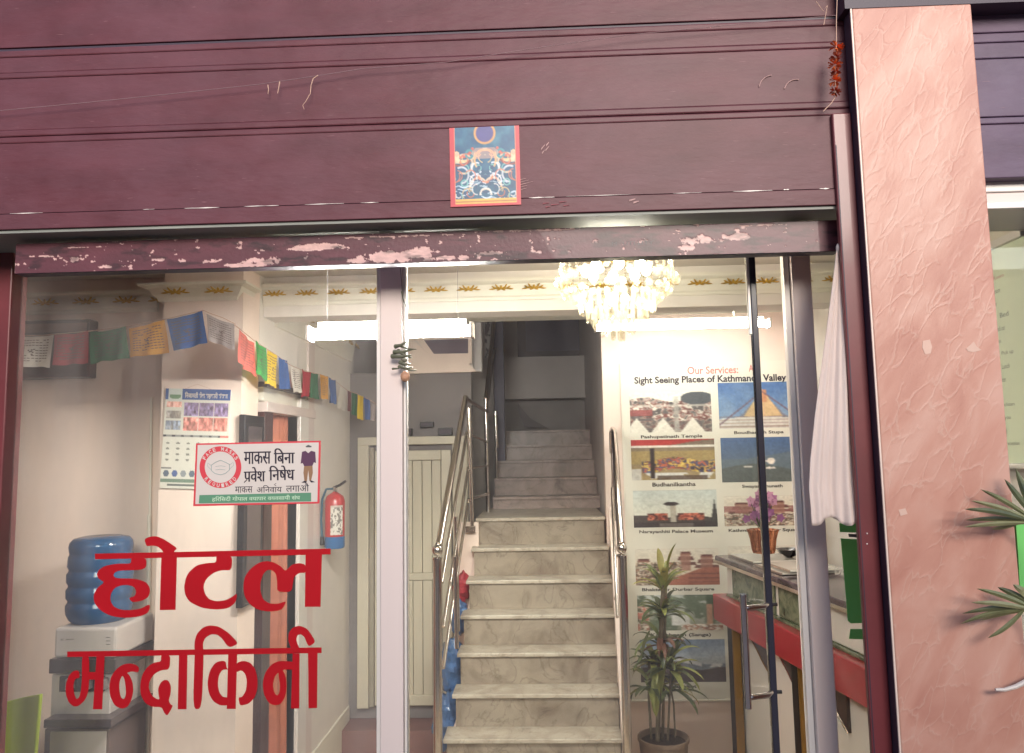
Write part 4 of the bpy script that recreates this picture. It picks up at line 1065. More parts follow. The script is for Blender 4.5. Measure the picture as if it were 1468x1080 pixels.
MB().box(X(754, 490, 5.5), X(852, 490, 5.5), 5.49, 5.498, Z(800, 503, 5.49), Z(800, 440, 5.49)).build("pane", mat("dusk_pane", (92, 92, 116), rough=.3, coat=.5), sw)
# walls and posts at the left of the stairwell
wall("wall", BX(X(640, 640, 3.9), X(708, 600, 3.9), 3.9, 3.95, 0, 4), walld, "grey wall seen between the bars of the stair rail")
wall("post", BX(X(708, 520, 3.7), X(722, 520, 3.7), 3.7, 3.8, zland, 4), mat("dark_blue_post", (72, 70, 90), rough=.5), "dark blue post at the left edge of the upper steps")
wall("post", BX(X(673, 510, 2.9), X(690, 510, 2.9), 2.9, 3.0, Z(680, 533, 2.9), 4), walld, "grey concrete post beside the upper stair railing")
pt = thing("patterned_strip", "narrow patterned hanging strip behind the upper railing", "hanging", P(701, 470, 3.6))
img = np.zeros((40, 12, 3)); img[:] = (170, 166, 164); n_ = vnoise(40, 12, (9, 3), 77, 2); img[n_ > .52] = (84, 82, 88)
o_ = P(695, 460, 3.6); picture("strip_cloth", img, o_, P(708, 460, 3.6) - o_, P(695, 513, 3.6) - o_, attr, pt)
# soffit and recess above the low door
sf = thing("stair_soffit", "cream soffit of the upper flight above the low door, with a dark recess", "soffit", P(630, 520, 2.66))
ysf = 2.66
MB().prism([P(575, 474, ysf), P(590, 484, ysf), P(627, 520.5, ysf), P(672, 521, ysf), P(683, 533, ysf), P(575, 536, ysf)], (0, .035, 0)).build("soffit_edge", wallp, sf)
MB().prism([P(583, 474, ysf + .04), P(676, 474, ysf + .04), P(676, 521, ysf + .04), P(626, 521, ysf + .04)], (0, .02, 0)).build("upper_panel", wallp, sf)
MB().prism([P(608, 488, ysf + .036), P(671, 486, ysf + .036), P(671, 506.5, ysf + .036), P(622, 507.5, ysf + .036)], (0, .003, 0)).build("recess_panel", mat("recess_shade_purple", (104, 92, 104), rough=.6), sf)  # flat panel, the recess shade put into its dark purple
# side wall of lower flight, seen as the pink strip
wall("stringer_wall", MB().prism([(steps[0][3] - .006, steps[0][0] - .03, FZ), (steps[6][3] + .02, YP - .003, FZ), (steps[6][3] + .02, YP - .003, zland + .06), (steps[0][3] - .006, steps[0][0] - .03, steps[0][1] + .03)], (.045, 0.01, 0)), wallp, "sloping pink plinth along the right ends of the marble steps")

# ------------------------------------------------------------------ railings
def rail(name, pts, r, par, m=steel): return MB().tube(pts, r, 14).build(name, m, par, smooth=True)
lr = thing("stair_railing", "polished steel stair railing with ball topped newel on the left of the steps", "railing", P(627, 1080, 1.42))
ya, yb2 = 1.40, 2.34
rail("newel_post", [P(628, 1130, ya), P(627, 800, ya)], .0225, lr)
MB().ball(P(627, 789, ya), .030, 12).build("newel_ball", chrome, lr, smooth=True)
MB().lathe(P(627, 801, ya), [(.016, -.01), (.027, -.006), (.027, .004), (.012, .01)], 18).build("ball_collar", chrome, lr, smooth=True)
A0, A1 = P(629, 782, ya), P(667, 571, yb2)
rail("handrail", [A0, A0 + (A1 - A0) * .5, A1], .019, lr)
MB().ball(A1, .0195, 10).build("rail_elbow", steel, lr, smooth=True)
B1 = P(698, 590, 2.95)
rail("handrail", [A1, B1], .016, lr)
for f, (x1_, y1_) in enumerate(((669, 621), (671, 671), (671, 717))):
    top = P(x1_, y1_, yb2)
    d = (A1 - A0)
    low = top - d * (.96)
    rail("lower_bar", [low, top], .0095, lr)
    MB().ball(top, .0105, 8).build("bar_elbow", steel, lr, smooth=True)
    rail("landing_bar", [top, P(698 + f, (634, 668, 708)[f], 2.95)], .009, lr)
low2 = P(668, 760, 1.95)
for (xx0, yy0, xx1, yy1, yy) in ((651, 741, 655, 1000, 1.92), (651, 798, 640, 1000, 1.72)):
    pass
rail("baluster", [P(653, 741, 1.93), P(657, 905, 1.93)], .011, lr)
rail("baluster", [P(652, 798, 1.64), P(655, 930, 1.64)], .011, lr)
rail("baluster", [P(672, 585, yb2), P(677, 755, yb2)], .0125, lr)
rail("baluster", [P(696, 572, 2.95), P(700, 740, 2.95)], .014, lr)
MB().box(X(670, 758, yb2) - .01, X(681, 758, yb2) + .004, yb2 - .03, yb2 + .04, Z(676, 763, yb2), Z(676, 754, yb2)).build("base_plate", steel, lr, bevel=.003)
A2 = P(697, 572, 2.95); A3 = P(708, 462, 3.6)
rail("upper_handrail", [A2, A3], .017, lr)
rail("upper_bar", [P(697, 596, 2.95), P(709, 500, 3.6)], .009, lr)
rail("baluster", [P(710, 590, 3.5), P(712, 642, 3.5)], .016, lr)
rail("baluster", [P(711, 642, 3.5), P(713, 720, 3.5)], .010, lr)
rr = thing("stair_railing", "polished steel handrail with ball topped newel between the steps and the leafy plant", "railing", P(900, 1080, 1.42))
rail("newel_post", [P(901, 1130, ya), P(892, 796, ya)], .0225, rr)
MB().ball(P(891, 786, ya), .027, 12).build("newel_ball", chrome, rr, smooth=True)
MB().lathe(P(891, 797, ya), [(.016, -.01), (.027, -.006), (.027, .004), (.012, .01)], 18).build("ball_collar", chrome, rr, smooth=True)
R0, R1 = P(890, 780, ya), P(881, 624, 2.2)
rail("handrail", [R0, R0 + (R1 - R0) * .5, R1, P(880, 618, 2.26), P(878.5, 616, 2.31), P(877.5, 621, 2.33), P(878, 650, 2.34)], .019, rr)
rail("lower_bar", [P(885, 885, ya + .1), P(877.5, 700, 2.3)], .009, rr)
rail("baluster", [P(878, 640, 2.34), P(882, 800, 2.34)], .012, rr)
MB().ball(P(883, 858, 1.7), .013, 8).build("rail_bracket", chrome, rr, smooth=True)

# ------------------------------------------------------------------ low door under the stairs
dr = thing("low_door", "cream painted low plank door in a wide frame under the stair landing", "door", P(590, 1015, YD))
def dbox(n, x0, y0, x1, y1, yf, th, m=doorm, bev=.004):
    return MB().box(X(x0, 850, yf), X(x1, 850, yf), yf, yf + th, Z(600, y1, yf), Z(600, y0, yf)).build(n, m, dr, bevel=bev)
yd = YD - .05
dbox("frame_post", 512, 637, 528, 1016, yd, .05); dbox("frame_post", 650, 637, 672, 1016, yd, .05)
dbox("frame_head", 512, 626, 672, 637.5, yd - .006, .054)
dbox("frame_post", 529, 641, 536, 1014, yd + .015, .03, mat("door_shadow_gap", (150, 142, 126), rough=.6))  # gap beside the door: its shade painted as a darker cream strip
dbox("door_stile", 537, 646, 551, 1012, yd + .008, .03); dbox("door_stile", 634, 646, 648, 1012, yd + .008, .03)
dbox("top_rail", 551.5, 646, 633.5, 660, yd + .008, .03); dbox("middle_rail", 551.5, 822, 633.5, 832, yd + .008, .03); dbox("bottom_rail", 551.5, 997, 633.5, 1012, yd + .008, .03)
xs = [551.5, 566, 579, 592, 606, 620, 633.5]
for a, b_ in zip(xs[:-1], xs[1:]):
    dbox("plank", a + .35, 660.5, b_ - .35, 821.5, yd + .018, .02, bev=.003); dbox("plank", a + .35, 832.5, b_ - .35, 996.5, yd + .018, .02, bev=.003)
for (x0, y0, x1, y1) in ((578, 614, 590, 625), (602, 605, 621, 613), (628, 614, 648, 625)):
    t = thing("vent_block", {578: "small dark block on the door head, leftmost of three", 602: "small dark block above the low door, raised middle one of three", 628: "small dark block on the door head nearest the steel railing"}[x0], "block", P(x0, y1, YD - .06), group="dark blocks above the low door")
    MB().box(X(x0, y0, YD - .06), X(x1, y0, YD - .06), YD - .06, YD - .012, Z(610, y1 - .3, YD - .06), Z(610, y0, YD - .06)).build("block_body", black, t, bevel=.003)
    MB().box(X(x0 + 1.5, y0, YD - .063), X(x1 - 1.5, y0, YD - .063), YD - .063, YD - .0605, Z(610, y1 - 2.5, YD - .063), Z(610, y0 + 2, YD - .063)).build("block_face", navy, t)

# bundles in the gap beside the steps
blu = mat("crinkled_blue_plastic", (78, 112, 158), rough=.25, var=.35, vscale=22, bump=.9, bscale=30, coat=.6)
redc = mat("crumpled_red_bag", (176, 56, 66), rough=.5, var=.2, bump=.5, bscale=20)
def lump(name, c, r, m, par, seed, sz=(1, 1, 1)):
    b = MB(); rs = np.random.default_rng(seed); ph = rs.random(6) * 6
    def fn(u, v):
        th, p_ = u * 2 * math.pi, v * math.pi
        d = Vector((math.sin(p_) * math.cos(th), math.sin(p_) * math.sin(th), math.cos(p_)))
        k = 1 + .13 * math.sin(5 * d.x + ph[0]) * math.sin(6 * d.z + ph[1]) + .08 * math.sin(11 * d.z + ph[2] + 4 * d.y) + .05 * math.sin(17 * d.x + 13 * d.z + ph[3])
        return Vector(c) + Vector((d.x * sz[0], d.y * sz[1], d.z * sz[2])) * r * k
    return b.grid(fn, 28, 20).build(name, m, par, smooth=True, norm=True)
for nm, lab, cat, px_, py_, y, r, m_, sz, sd_ in (
    ("red_bag", "crumpled red bag tucked behind the steel rail beside the steps", "bag", 662, 842, 2.3, .075, redc, (.7, 1, 1.3), 1),
    ("plastic_bundle", "crinkled blue plastic bundle just below the red bag by the steps", "bundle", 659, 885, 2.15, .08, blu, (.7, 1, 1.2), 2),
    ("plastic_bundle", "crinkled blue plastic bundle in the middle of the pile beside the steps", "bundle", 649, 955, 2.0, .11, blu, (.7, 1, 1.4), 3),
    ("plastic_bundle", "crinkled blue plastic bundle at the foot of the steps behind the newel", "bundle", 641, 1030, 1.9, .12, blu, (.65, 1, 1.3), 4)):
    t = thing(nm, lab, cat, P(px_, py_, y)); lump("plastic_sheet" if "plast" in nm else "bag_body", P(px_, py_, y), r, m_, t, sd_, sz)
MB().box(X(655, 860, 2.36), X(686, 760, 2.36), 2.36, 2.395, FZ, zland - .02).build("landing_side", wallp, stp)

# ------------------------------------------------------------------ sightseeing poster
po = thing("sightseeing_poster", "tall pale wall poster of captioned sightseeing photographs between the stairs and the counter", "poster", P(1020, 1000, YP))
yo = YP - .004
pzt, pzb = Z(1020, 519, yo), Z(1020, 1002, yo); pxa = X(898, 760, yo)
MB().box(pxa, RX - .03, yo - .003, yo + .002, pzb, pzt).build("poster_sheet", posterp, po)
MB().box(pxa - .008, pxa - .001, yo - .008, yo + .002, pzb, pzt).build("poster_edge", trimm, po)
MB().box(pxa - .008, RX - .03, yo - .012, yo + .002, pzb - .014, pzb - .001).build("poster_batten", trimm, po, bevel=.003)
def base_img(h, w, top, bot):
    yy = np.linspace(0, 1, h)[:, None, None]
    return np.array(top) * (1 - yy) + np.array(bot) * yy + np.zeros((h, w, 3))
HH, WW = 60, 100
V_, U_ = np.mgrid[0:HH, 0:WW]; V_ = V_ / HH; U_ = U_ / WW
def mixm(im, mk, col, a=1.0):
    mk = np.clip(mk, 0, 1)[..., None] * a
    return im * (1 - mk) + np.array(col) * mk
def speckle(im, mk, cols, seed, cells=(16, 26)):
    n = vnoise(HH, WW, cells, seed, 2); n2 = vnoise(HH, WW, cells, seed + 1, 2)
    k = len(cols); idx = np.clip(((n - .25) / .5 * k).astype(int), 0, k - 1)
    c = np.array(cols)[idx] * (.75 + .5 * n2)[..., None]
    return np.where(mk[..., None], c, im)
def pic(kind):
    s = kind * 31 + 5; n = vnoise(HH, WW, (5, 8), s)
    if kind == 0:     # temple roofs in front of a hill, white shrines below
        im = base_img(HH, WW, (226, 222, 208), (216, 210, 196))
        im = speckle(im, (V_ > .18 - .06 * np.sin(U_ * 9)), [(96, 92, 92), (170, 150, 140), (120, 70, 66), (206, 196, 180), (80, 76, 76)], s, (12, 14))
        im = mixm(im, (np.hypot((U_ - .82) / .2, (V_ - .16) / .16) < 1), (72, 78, 84)); im = mixm(im, (V_ > .3) & (V_ < .36), (214, 206, 190), .6); im = mixm(im, (U_ < .28) & (V_ > .42) & (V_ < .58), (150, 62, 62), .8)
        im = mixm(im, (V_ > .7), (104, 98, 94), .5)
        for cx in (.08, .4, .76): im = mixm(im, (np.abs(U_ - cx) < (V_ - .62) * .42), (222, 216, 200))
        im = mixm(im, (np.abs(U_ - .57) < .03) & (V_ > .1), (170, 168, 158), .7)
    elif kind == 1:   # white dome with gilded spire, blue sky
        im = base_img(HH, WW, (48, 92, 158), (128, 160, 190)); im = mixm(im, n - .2, (170, 190, 206), .5)
        im = mixm(im, (V_ > .95 - .6 * np.exp(-((U_ - .56) / .3) ** 2)) & (V_ > .35), (120, 104, 110), .6)
        im = mixm(im, (np.abs(U_ - .56) < (V_ - .14) * .42) & (V_ < .72), (206, 172, 122)); im = mixm(im, (np.abs(U_ - .56) < .05) & (V_ > .16) & (V_ < .42), (190, 128, 88))
        im = mixm(im, V_ > .72 + .1 * np.abs(U_ - .5), (216, 208, 194), .9); im = mixm(im, (V_ > .72) & ((V_ * 14 % 1) < .3), (130, 96, 86), .6)
        for s_ in (-1, 1): im = mixm(im, np.abs((V_ - .2) - .95 * (s_ * (U_ - .56)) ** .8 if False else (V_ - .2) - 1.25 * np.abs(U_ - .56)) < .02, (110, 80, 96), .7)
    elif kind == 2:   # reclining statue with flowers in a pond
        im = base_img(HH, WW, (120, 104, 90), (170, 146, 96)); im = mixm(im, V_ < .14 - .08 * U_ + .05 * np.sin(U_ * 5), (178, 48, 46)); im = mixm(im, (V_ > .14) & (V_ < .2), (226, 220, 206))
        im = mixm(im, (V_ > .27) & (V_ < .6), (166, 142, 84), .9)
        body = np.abs(V_ - .62 - .05 * np.sin(U_ * 9)) < .14 * (U_ > .12)
        im = speckle(im, body, [(60, 60, 84), (200, 150, 60), (222, 196, 90), (120, 60, 60), (70, 90, 130), (190, 90, 60)], s, (14, 18))
        im = mixm(im, (V_ > .8) & (n > .42), (216, 214, 206)); im = mixm(im, (V_ > .88) & (np.abs(U_ - .6) < .3), (80, 62, 50), .8); im = mixm(im, (np.abs(U_ - .25) < .025) & (V_ > .2) & (V_ < .95), (50, 44, 48))
        im = mixm(im, (V_ > .7) & (U_ < .12), (200, 196, 186))
    elif kind == 3:   # hilltop shrine in blue haze
        im = base_img(HH, WW, (66, 98, 146), (98, 112, 120)); im = mixm(im, (V_ > .48 - .28 * np.clip(U_ - .3, 0, 1)), (96, 112, 122), .8); im = mixm(im, (V_ > .68 - .1 * np.sin(U_ * 4)), (84, 92, 88), .8)
        mk = (np.hypot((U_ - .6) / .14, (V_ - .6) / .1) < 1) & (n > .4); im = mixm(im, mk, (226, 214, 204)); im = mixm(im, (np.abs(U_ - .5) < .012) & (V_ > .34) & (V_ < .6), (232, 222, 206)); im = mixm(im, (np.hypot((U_ - .62) / .05, (V_ - .52) / .07) < 1), (232, 220, 204)); im = mixm(im, (np.abs(U_ - .33) < .06) & (np.abs(V_ - .64) < .02), (214, 206, 196))
    elif kind == 4:   # palace with evening lights
        im = base_img(HH, WW, (196, 206, 200), (226, 220, 196)); sil = V_ > .66 - .06 * np.sin(U_ * 12) * (U_ > .2)
        im = mixm(im, sil, (70, 62, 60)); im = speckle(im, (V_ > .6) & (V_ < .8) & (np.abs(U_ - .5) < .33) & (np.abs(U_ - .47) > .06), [(150, 60, 46), (206, 110, 80), (90, 50, 46)], s)
        im = mixm(im, (np.abs(U_ - .47) < .035) & (V_ > .36), (180, 172, 156)); im = mixm(im, (np.abs(U_ - .45) < .1 - np.abs(V_ - .36)) & (np.abs(V_ - .36) < .05), (60, 56, 58))
        im = mixm(im, (np.abs(U_ - .96) < (V_ - .25) * .08), (56, 56, 56)); im = mixm(im, V_ > .84, (56, 50, 52)); im = mixm(im, (V_ > .88) & (np.abs(U_ - .5) < .2), (120, 110, 104), .7)
    elif kind in (5, 6, 7):   # brick temple squares with crowds
        im = base_img(HH, WW, (222, 214, 196), (206, 188, 160))
        for (cx, cy, w_) in (((.22, .25, .16), (.65, .2, .2), (.92, .35, .1)) if kind == 5 else ((.6, .12, .12), (.85, .2, .14), (.1, .3, .14)) if kind == 6 else ((.3, .3, .2), (.8, .2, .15))):
            for q in range(3): im = mixm(im, (np.abs(U_ - cx) < w_ * (.5 + .25 * q) * (1 - (V_ - cy - q * .14) * -2)) & (np.abs(V_ - cy - q * .14) < .045), (104, 62, 58))
            im = mixm(im, (np.abs(U_ - cx) < w_ * .5) & (V_ > cy) & (V_ < .6), (156, 104, 88), .8)
        im = speckle(im, V_ > .58 if kind == 5 else (V_ > .35) & (U_ < .55), [(196, 182, 156), (110, 86, 74), (216, 206, 186), (150, 96, 76), (90, 84, 70)], s, (16, 26))
        if kind != 5: im = mixm(im, (V_ - .35 > (1 - U_) * .8) & (V_ > .5), (166, 96, 76)); im = mixm(im, (V_ > .6) & (U_ > .62) & ((V_ * 9 % 1) < .25), (120, 66, 56), .8)
        else: im = mixm(im, (np.abs(V_ - .42) < .1) & (n > .45), (150, 90, 86), .8)
    elif kind in (8, 9):   # green valley with a statue and houses
        im = base_img(HH, WW, (190, 196, 190), (140, 146, 124)); im = mixm(im, (n > .48), (96, 112, 88), .9); im = mixm(im, (U_ > .8) & (V_ < .6), (70, 92, 66), .9)
        im = mixm(im, (np.abs(U_ - .5) < .1) & (np.abs(V_ - .7) < .14), (220, 220, 214)); im = mixm(im, (np.abs(U_ - .84) < .035) & (V_ > .25) & (V_ < .9), (190, 140, 110)); im = speckle(im, (V_ > .8) & (U_ > .5), [(214, 200, 180), (160, 110, 90), (226, 220, 206)], s); im = speckle(im, (U_ < .14) & (V_ > .3), [(196, 120, 104), (216, 206, 190), (120, 110, 90)], s)
    else:   # snow range under a pale sky
        im = base_img(HH, WW, (128, 150, 180), (226, 222, 206)); rg = .5 - .1 * np.sin(U_ * 5 + .5) - .06 * n
        im = mixm(im, V_ > rg, (122, 132, 144)); im = mixm(im, (V_ > rg) & (V_ < rg + .08) & (n > .45), (224, 222, 220), .8); im = mixm(im, V_ > .68 - .05 * np.sin(U_ * 7) - .05 * n, (88, 76, 76))
    fine_ = vnoise(HH, WW, (24, 40), s + 3, 2)
    g_ = im.mean(-1, keepdims=True); im = g_ + (im - g_) * .82; im = im + (vnoise(HH, WW, (30, 50), s + 9, 2) - .5)[..., None] * 10
    im = (im + np.roll(im, 1, 0) + np.roll(im, 1, 1) + np.roll(im, -1, 1)) / 4
    return im * (.92 + .16 * fine_)[..., None]
capm = mat("caption_ink", (74, 70, 66), rough=.5, var=0)
rows = [((903, 562), (1020, 620), 0, "Pashupatinath Temple"), ((1030, 548), (1142, 614), 1, "Boudhanath Stupa"), ((905, 630), (1025, 688), 2, "Budhanilkantha"), ((1034, 627), (1148, 691), 3, "Swayambhunath"),
        ((908, 703), (1028, 756), 4, "Narayanhiti Palace Museum"), ((1038, 711), (1152, 754), 5, "Kathmandu Durbar Square"), ((911, 787), (1031, 839), 6, "Bhaktapur Durbar Square"), ((1044, 783), (1158, 836), 7, None),
        ((914, 853), (1036, 904), 8, "Kailashnath (Sanga)"), ((1048, 850), (1162, 900), 9, None), ((918, 917), (1040, 978), 10, "Nagarkot"), ((1052, 912), (1164, 974), 10, None)]
for (a, b_, kd, cap) in rows:
    cx_, cyy = (a[0] + b_[0]) / 2, (a[1] + b_[1]) / 2
    xa, xb = X(a[0], cyy, yo - .004), X(b_[0], cyy, yo - .004); za, zb_ = Z(cx_, a[1], yo - .004), Z(cx_, b_[1], yo - .004)
    picture("poster_photo", pic(kd), (xa, yo - .0042, za), (xb - xa, 0, 0), (0, 0, zb_ - za), attr, po)
    if cap:
        w_ = min(len(cap) * 4.4, 104); xm = (xa + xb) / 2; hw = w_ * (4.82 / 1080) / 2
        text(cap, "caption", (xm - hw, yo - .0042, zb_ - .016), (hw * 2, 0, 0), (0, 0, -.026), capm, po, bold=.03, kind="stuff")
def ptx(s_, x0, x1, yt_, yb_, m, bold):
    ya_ = yo - .0042
    text(s_, "heading", (X(x0, yt_, ya_), ya_, Z(1030, yt_, ya_)), (X(x1, yt_, ya_) - X(x0, yt_, ya_), 0, 0), (0, 0, Z(1030, yb_, ya_) - Z(1030, yt_, ya_)), m, po, bold=bold, kind="stuff")
ptx("Our Services:", 985, 1058, 525, 536, mat("faded_red_ink", (198, 108, 104), rough=.5, var=0), .02)
ptx("A", 1073, 1080, 524, 534, mat("faded_red_ink_pale", (198, 118, 112), rough=.5, var=0), .02)
ptx("Sight Seeing Places of Kathmandu Valley", 909, 1127, 538, 551, blackp, .03)

# ------------------------------------------------------------------ calendar on the column
cal = thing("wall_calendar", "paper wall calendar with blue header and small photographs hung on the column", "calendar", P(280, 558, YC - .01))
CW, CH = 100, 142
im = np.zeros((CH, CW, 3)); im[:] = (216, 212, 200)
v, u = np.mgrid[0:CH, 0:CW]; v = v / CH; u = u / CW
im[(v < .11)] = (66, 92, 146); im[(v < .12) & (u > .04) & (u < .26)] = (206, 212, 206)
k = (np.hypot((u - .15) / .09, (v - .07) / .035) < 1) & (v > .06); im[k] = (120, 150, 120)
n1 = vnoise(CH, CW, (26, 30), 31, 2); n2 = vnoise(CH, CW, (26, 30), 32, 2)
def patch(m_, c1, c2):
    im[m_] = (np.array(c1) * n1[..., None] * 1.4 + np.array(c2) * (1.2 - n1[..., None]))[m_] * (.6 + .7 * n2[..., None])[m_]
patch((v > .135) & (v < .27) & (u > .29) & (u < .97), (130, 120, 156), (90, 70, 84)); patch((v > .285) & (v < .42) & (u > .29) & (u < .97), (196, 120, 110), (120, 84, 76))
patch((v > .13) & (v < .19) & (u > .02) & (u < .26), (196, 150, 140), (170, 120, 110)); patch((v > .22) & (v < .30) & (u > .02) & (u < .26), (120, 116, 116), (150, 140, 130)); patch((v > .32) & (v < .41) & (u > .02) & (u < .26), (110, 124, 150), (120, 116, 110))
for q in (.52, .75): im[(np.abs(u - q) < .008) & (v > .13) & (v < .42)] = (216, 206, 196)
im[(v > .46) & (v < .485) & (u > .02)] = (140, 142, 140); im[(v > .46) & (v < .485) & (((u * 7.2) % 1) < .3)] = (76, 76, 84); im[(v > .46) & (v < .485) & (u > .86)] = (206, 120, 110)
for r_ in range(4):
    for c_ in range(6):
        im[(np.hypot((u - .08 - c_ * .155) / .03, (v - .545 - r_ * .055) / .010) < 1)] = (130, 130, 124)
im[(v > .785) & (v < .80) & (u < .16)] = (110, 110, 110)
for c_ in range(7):
    mm = (np.abs(u - .08 - c_ * .13) < .045 * (1 - .4 * np.abs(v - .845) / .03)) & (np.abs(v - .845) < .035); im[mm] = ((96, 108, 124), (80, 100, 150), (140, 146, 150))[c_ % 3]
im[(v > .895) & (v < .935)] = (112, 134, 116); im[(v > .945) & (v < .965) & (u > .1)] = (100, 106, 104)
o_ = P(238, 557, YC - .008); u_ = P(331, 559, YC - .008) - o_; v_ = P(229, 700, YC - .008) - o_
o_.y = YC - .008; picture("calendar_sheet", im, o_, u_, v_, attr, cal)
MB().prism([o_ + Vector((0, .001, 0)), o_ + u_ + Vector((0, .001, 0)), o_ + u_ + v_ + Vector((0, .001, 0)), o_ + v_ + Vector((0, .001, 0))], (0, .005, 0)).build("backing_sheets", whitep, cal)
text("िनजामती सेवा सहकारी संसथा", "header_lettering", o_ + u_ * .3 + v_ * .03 + Vector((0, -.0006, 0)), u_ * .66, v_ * .07, whitep, cal, bold=.03, kind="stuff")
MB().tube([o_ + u_ * .3, P(283, 551, YC - .006), o_ + u_ * .7], .0008, 5).build("hanging_cord", thr, cal)
# conduit on the column edge
cd = thing("wall_conduit", "thin white conduit running down the left edge of the calendar column", "conduit", P(214, 740, YL - .01))
MB().tube([P(217, 570, YL - .012), P(215, 740, YL - .012)], .006, 8).build("conduit_pipe", trimm, cd, smooth=True)
MB().tube([P(214, 738, YL - .016), P(210, 1120, YL - .016)], .010, 8).build("conduit_pipe", trimm, cd, smooth=True)
# dark framed box on the left wall
db = thing("wall_unit", "dark brown framed unit high on the pink wall behind the first flags", "wall unit", P(70, 500, YL - .05))
yy_ = YL - .07
MB().box(X(-20, 500, yy_), X(128, 500, yy_), yy_, YL - .002, Z(70, 542, yy_), Z(70, 459, yy_)).build("unit_body", darkwood, db, bevel=.006)
MB().box(X(-14, 500, yy_ - .003), X(123, 500, yy_ - .003), yy_ - .004, yy_ - .0005, Z(70, 477, yy_), Z(70, 464, yy_)).build("unit_trim", mat("brown_gloss", (120, 92, 84), rough=.2, coat=.6), db, bevel=.001)
MB().box(X(-14, 500, yy_ - .003), X(123, 500, yy_ - .003), yy_ - .003, yy_ - .0005, Z(70, 536, yy_), Z(70, 481, yy_)).build("unit_panel", darkwood, db, bevel=.001)

# ------------------------------------------------------------------ corridor wall things
def wq(pts, xo, th, m, name, par):        # outline drawn on a plane parallel to the corridor wall
    return MB().prism([PX(a, c, WX + xo) for a, c in pts], (th, 0, 0)).build(name, m, par)
dw = thing("corridor_doorway", "doorway in the corridor wall with pale metal frame and dark wood lining", "doorway", PX(400, 1080, WX))
def wbox(name, pxa_, pxb_, z0, z1, x0, x1, m, par, bevel=.003):
    ya_, yb_ = PX(pxa_, 800, WX).y, PX(pxb_, 800, WX).y
    return MB().box(WX + x0, WX + x1, ya_, yb_, z0, z1).build(name, m, par, bevel=bevel)
wbox("metal_frame", 424, 436, FZ, dzt + .1, -.06, .02, alu_w, dw); wbox("metal_frame", 437, 446, FZ, dzt + .45, -.02, .012, alu, dw)
wbox("wood_lining", 374, 386, FZ, dzt, -.08, .01, darkwood, dw)
wbox("frame_head", 374, 446, dzt + .0, dzt + .05, -.08, .022, alu, dw)
wbox("transom_panel", 374, 436, dzt + .052, dzt + .12, -.07, .0, trimm, dw)
wbox("frame_head", 374, 446, dzt + .121, dzt + .145, -.08, .018, darkwood, dw)
cu = thing("terracotta_curtain", "terracotta curtain hanging in the corridor doorway", "curtain", PX(405, 1000, WX - .1))
tcm = mat("terracotta_cloth", (178, 108, 84), rough=.8, var=.12, vscale=8, bump=.3, bscale=30)
ya_, yb_ = PX(386, 800, WX).y - .03, PX(424, 800, WX).y + .01
MB().grid(lambda u, v: Vector((WX - .05 - .012 * math.sin(u * 38 + v * 2) - .01 * math.sin(u * 17), ya_ + (yb_ - ya_) * u, FZ + .02 + (dzt - FZ) * v)), 60, 12).build("curtain_cloth", tcm, cu, smooth=True, norm=False)
nb = thing("framed_mirror", "tall dark framed mirror on the corridor wall beside the column", "mirror", PX(350, 870, WX))
ya_, yb_ = PX(350, 700, WX + .03).y, PX(378, 700, WX + .03).y
zt_, zb_ = PX(350, 594, WX + .03).z, PX(352, 870, WX + .03).z
MB().box(WX + .001, WX + .03, ya_, yb_, zb_, zt_).build("frame", black, nb, bevel=.004)
MB().box(WX + .0305, WX + .032, ya_ + .035, yb_ - .035, zb_ + .05, zt_ - .05).build("mirror_glass", mat("tarnished_mirror", (150, 136, 140), rough=.12, metal=.85, var=.1), nb)
# fire extinguisher
fx, fy = 480, 745
ex = thing("fire_extinguisher", "red and blue fire extinguisher hanging on the corridor wall", "fire extinguisher", PX(fx, 786, WX + .09))
c = PX(fx, fy, WX + .085); yf = c.y
zt_, zb_ = P(480, 708, yf).z, P(480, 786, yf).z; R = .5 * (X(495, 750, yf) - X(467, 750, yf)); zB = P(480, 769, yf).z
exr = mat("extinguisher_red", (176, 40, 44), rough=.3, coat=.6, var=.05); exb = mat("extinguisher_blue", (36, 96, 150), rough=.35, coat=.4, var=.05)
MB().lathe((c.x, yf, 0), [(R, zB + .001), (R, zt_ - R * .7), (R * .85, zt_ - R * .25), (R * .5, zt_), (R * .2, zt_ + .012)], 24).build("cylinder", exr, ex, smooth=True)
MB().lathe((c.x, yf, 0), [(R * .9, zb_), (R * 1.01, zb_ + .01), (R * 1.01, zB)], 24).build("base_band", exb, ex, smooth=True)
MB().tube([(c.x, yf, zt_), (c.x, yf, zt_ + .04)], .012, 10).build("valve", steel, ex, smooth=True)
MB().tube([(c.x - .01, yf, zt_ + .035), (c.x + .03, yf - .01, zt_ + .05), (c.x + .07, yf - .02, zt_ + .075)], .008, 8).build("lever", black, ex)
MB().tube([(c.x, yf - .0, zt_ + .03), (c.x - .05, yf - .01, zt_ + .028), (c.x - R * 1.25, yf - .01, zt_ - .03), (c.x - R * 1.35, yf - .01, zt_ - .15), (c.x - R * 1.25, yf - .01, zb_ + .07)], .007, 8).build("hose", mat("teal_hose", (52, 92, 112), rough=.4), ex, smooth=True)
MB().tube([(c.x - R * 1.25, yf - .01, zb_ + .07), (c.x - R * 1.22, yf - .01, zb_ + .02)], .010, 8, r1=.014).build("nozzle", black, ex)
img = np.zeros((40, 30, 3)); img[:] = (212, 206, 196); n_ = vnoise(40, 30, (14, 8), 5, 2); img[n_ > .55] = (120, 116, 112); img[:3] = (190, 180, 170)
lb = MB()
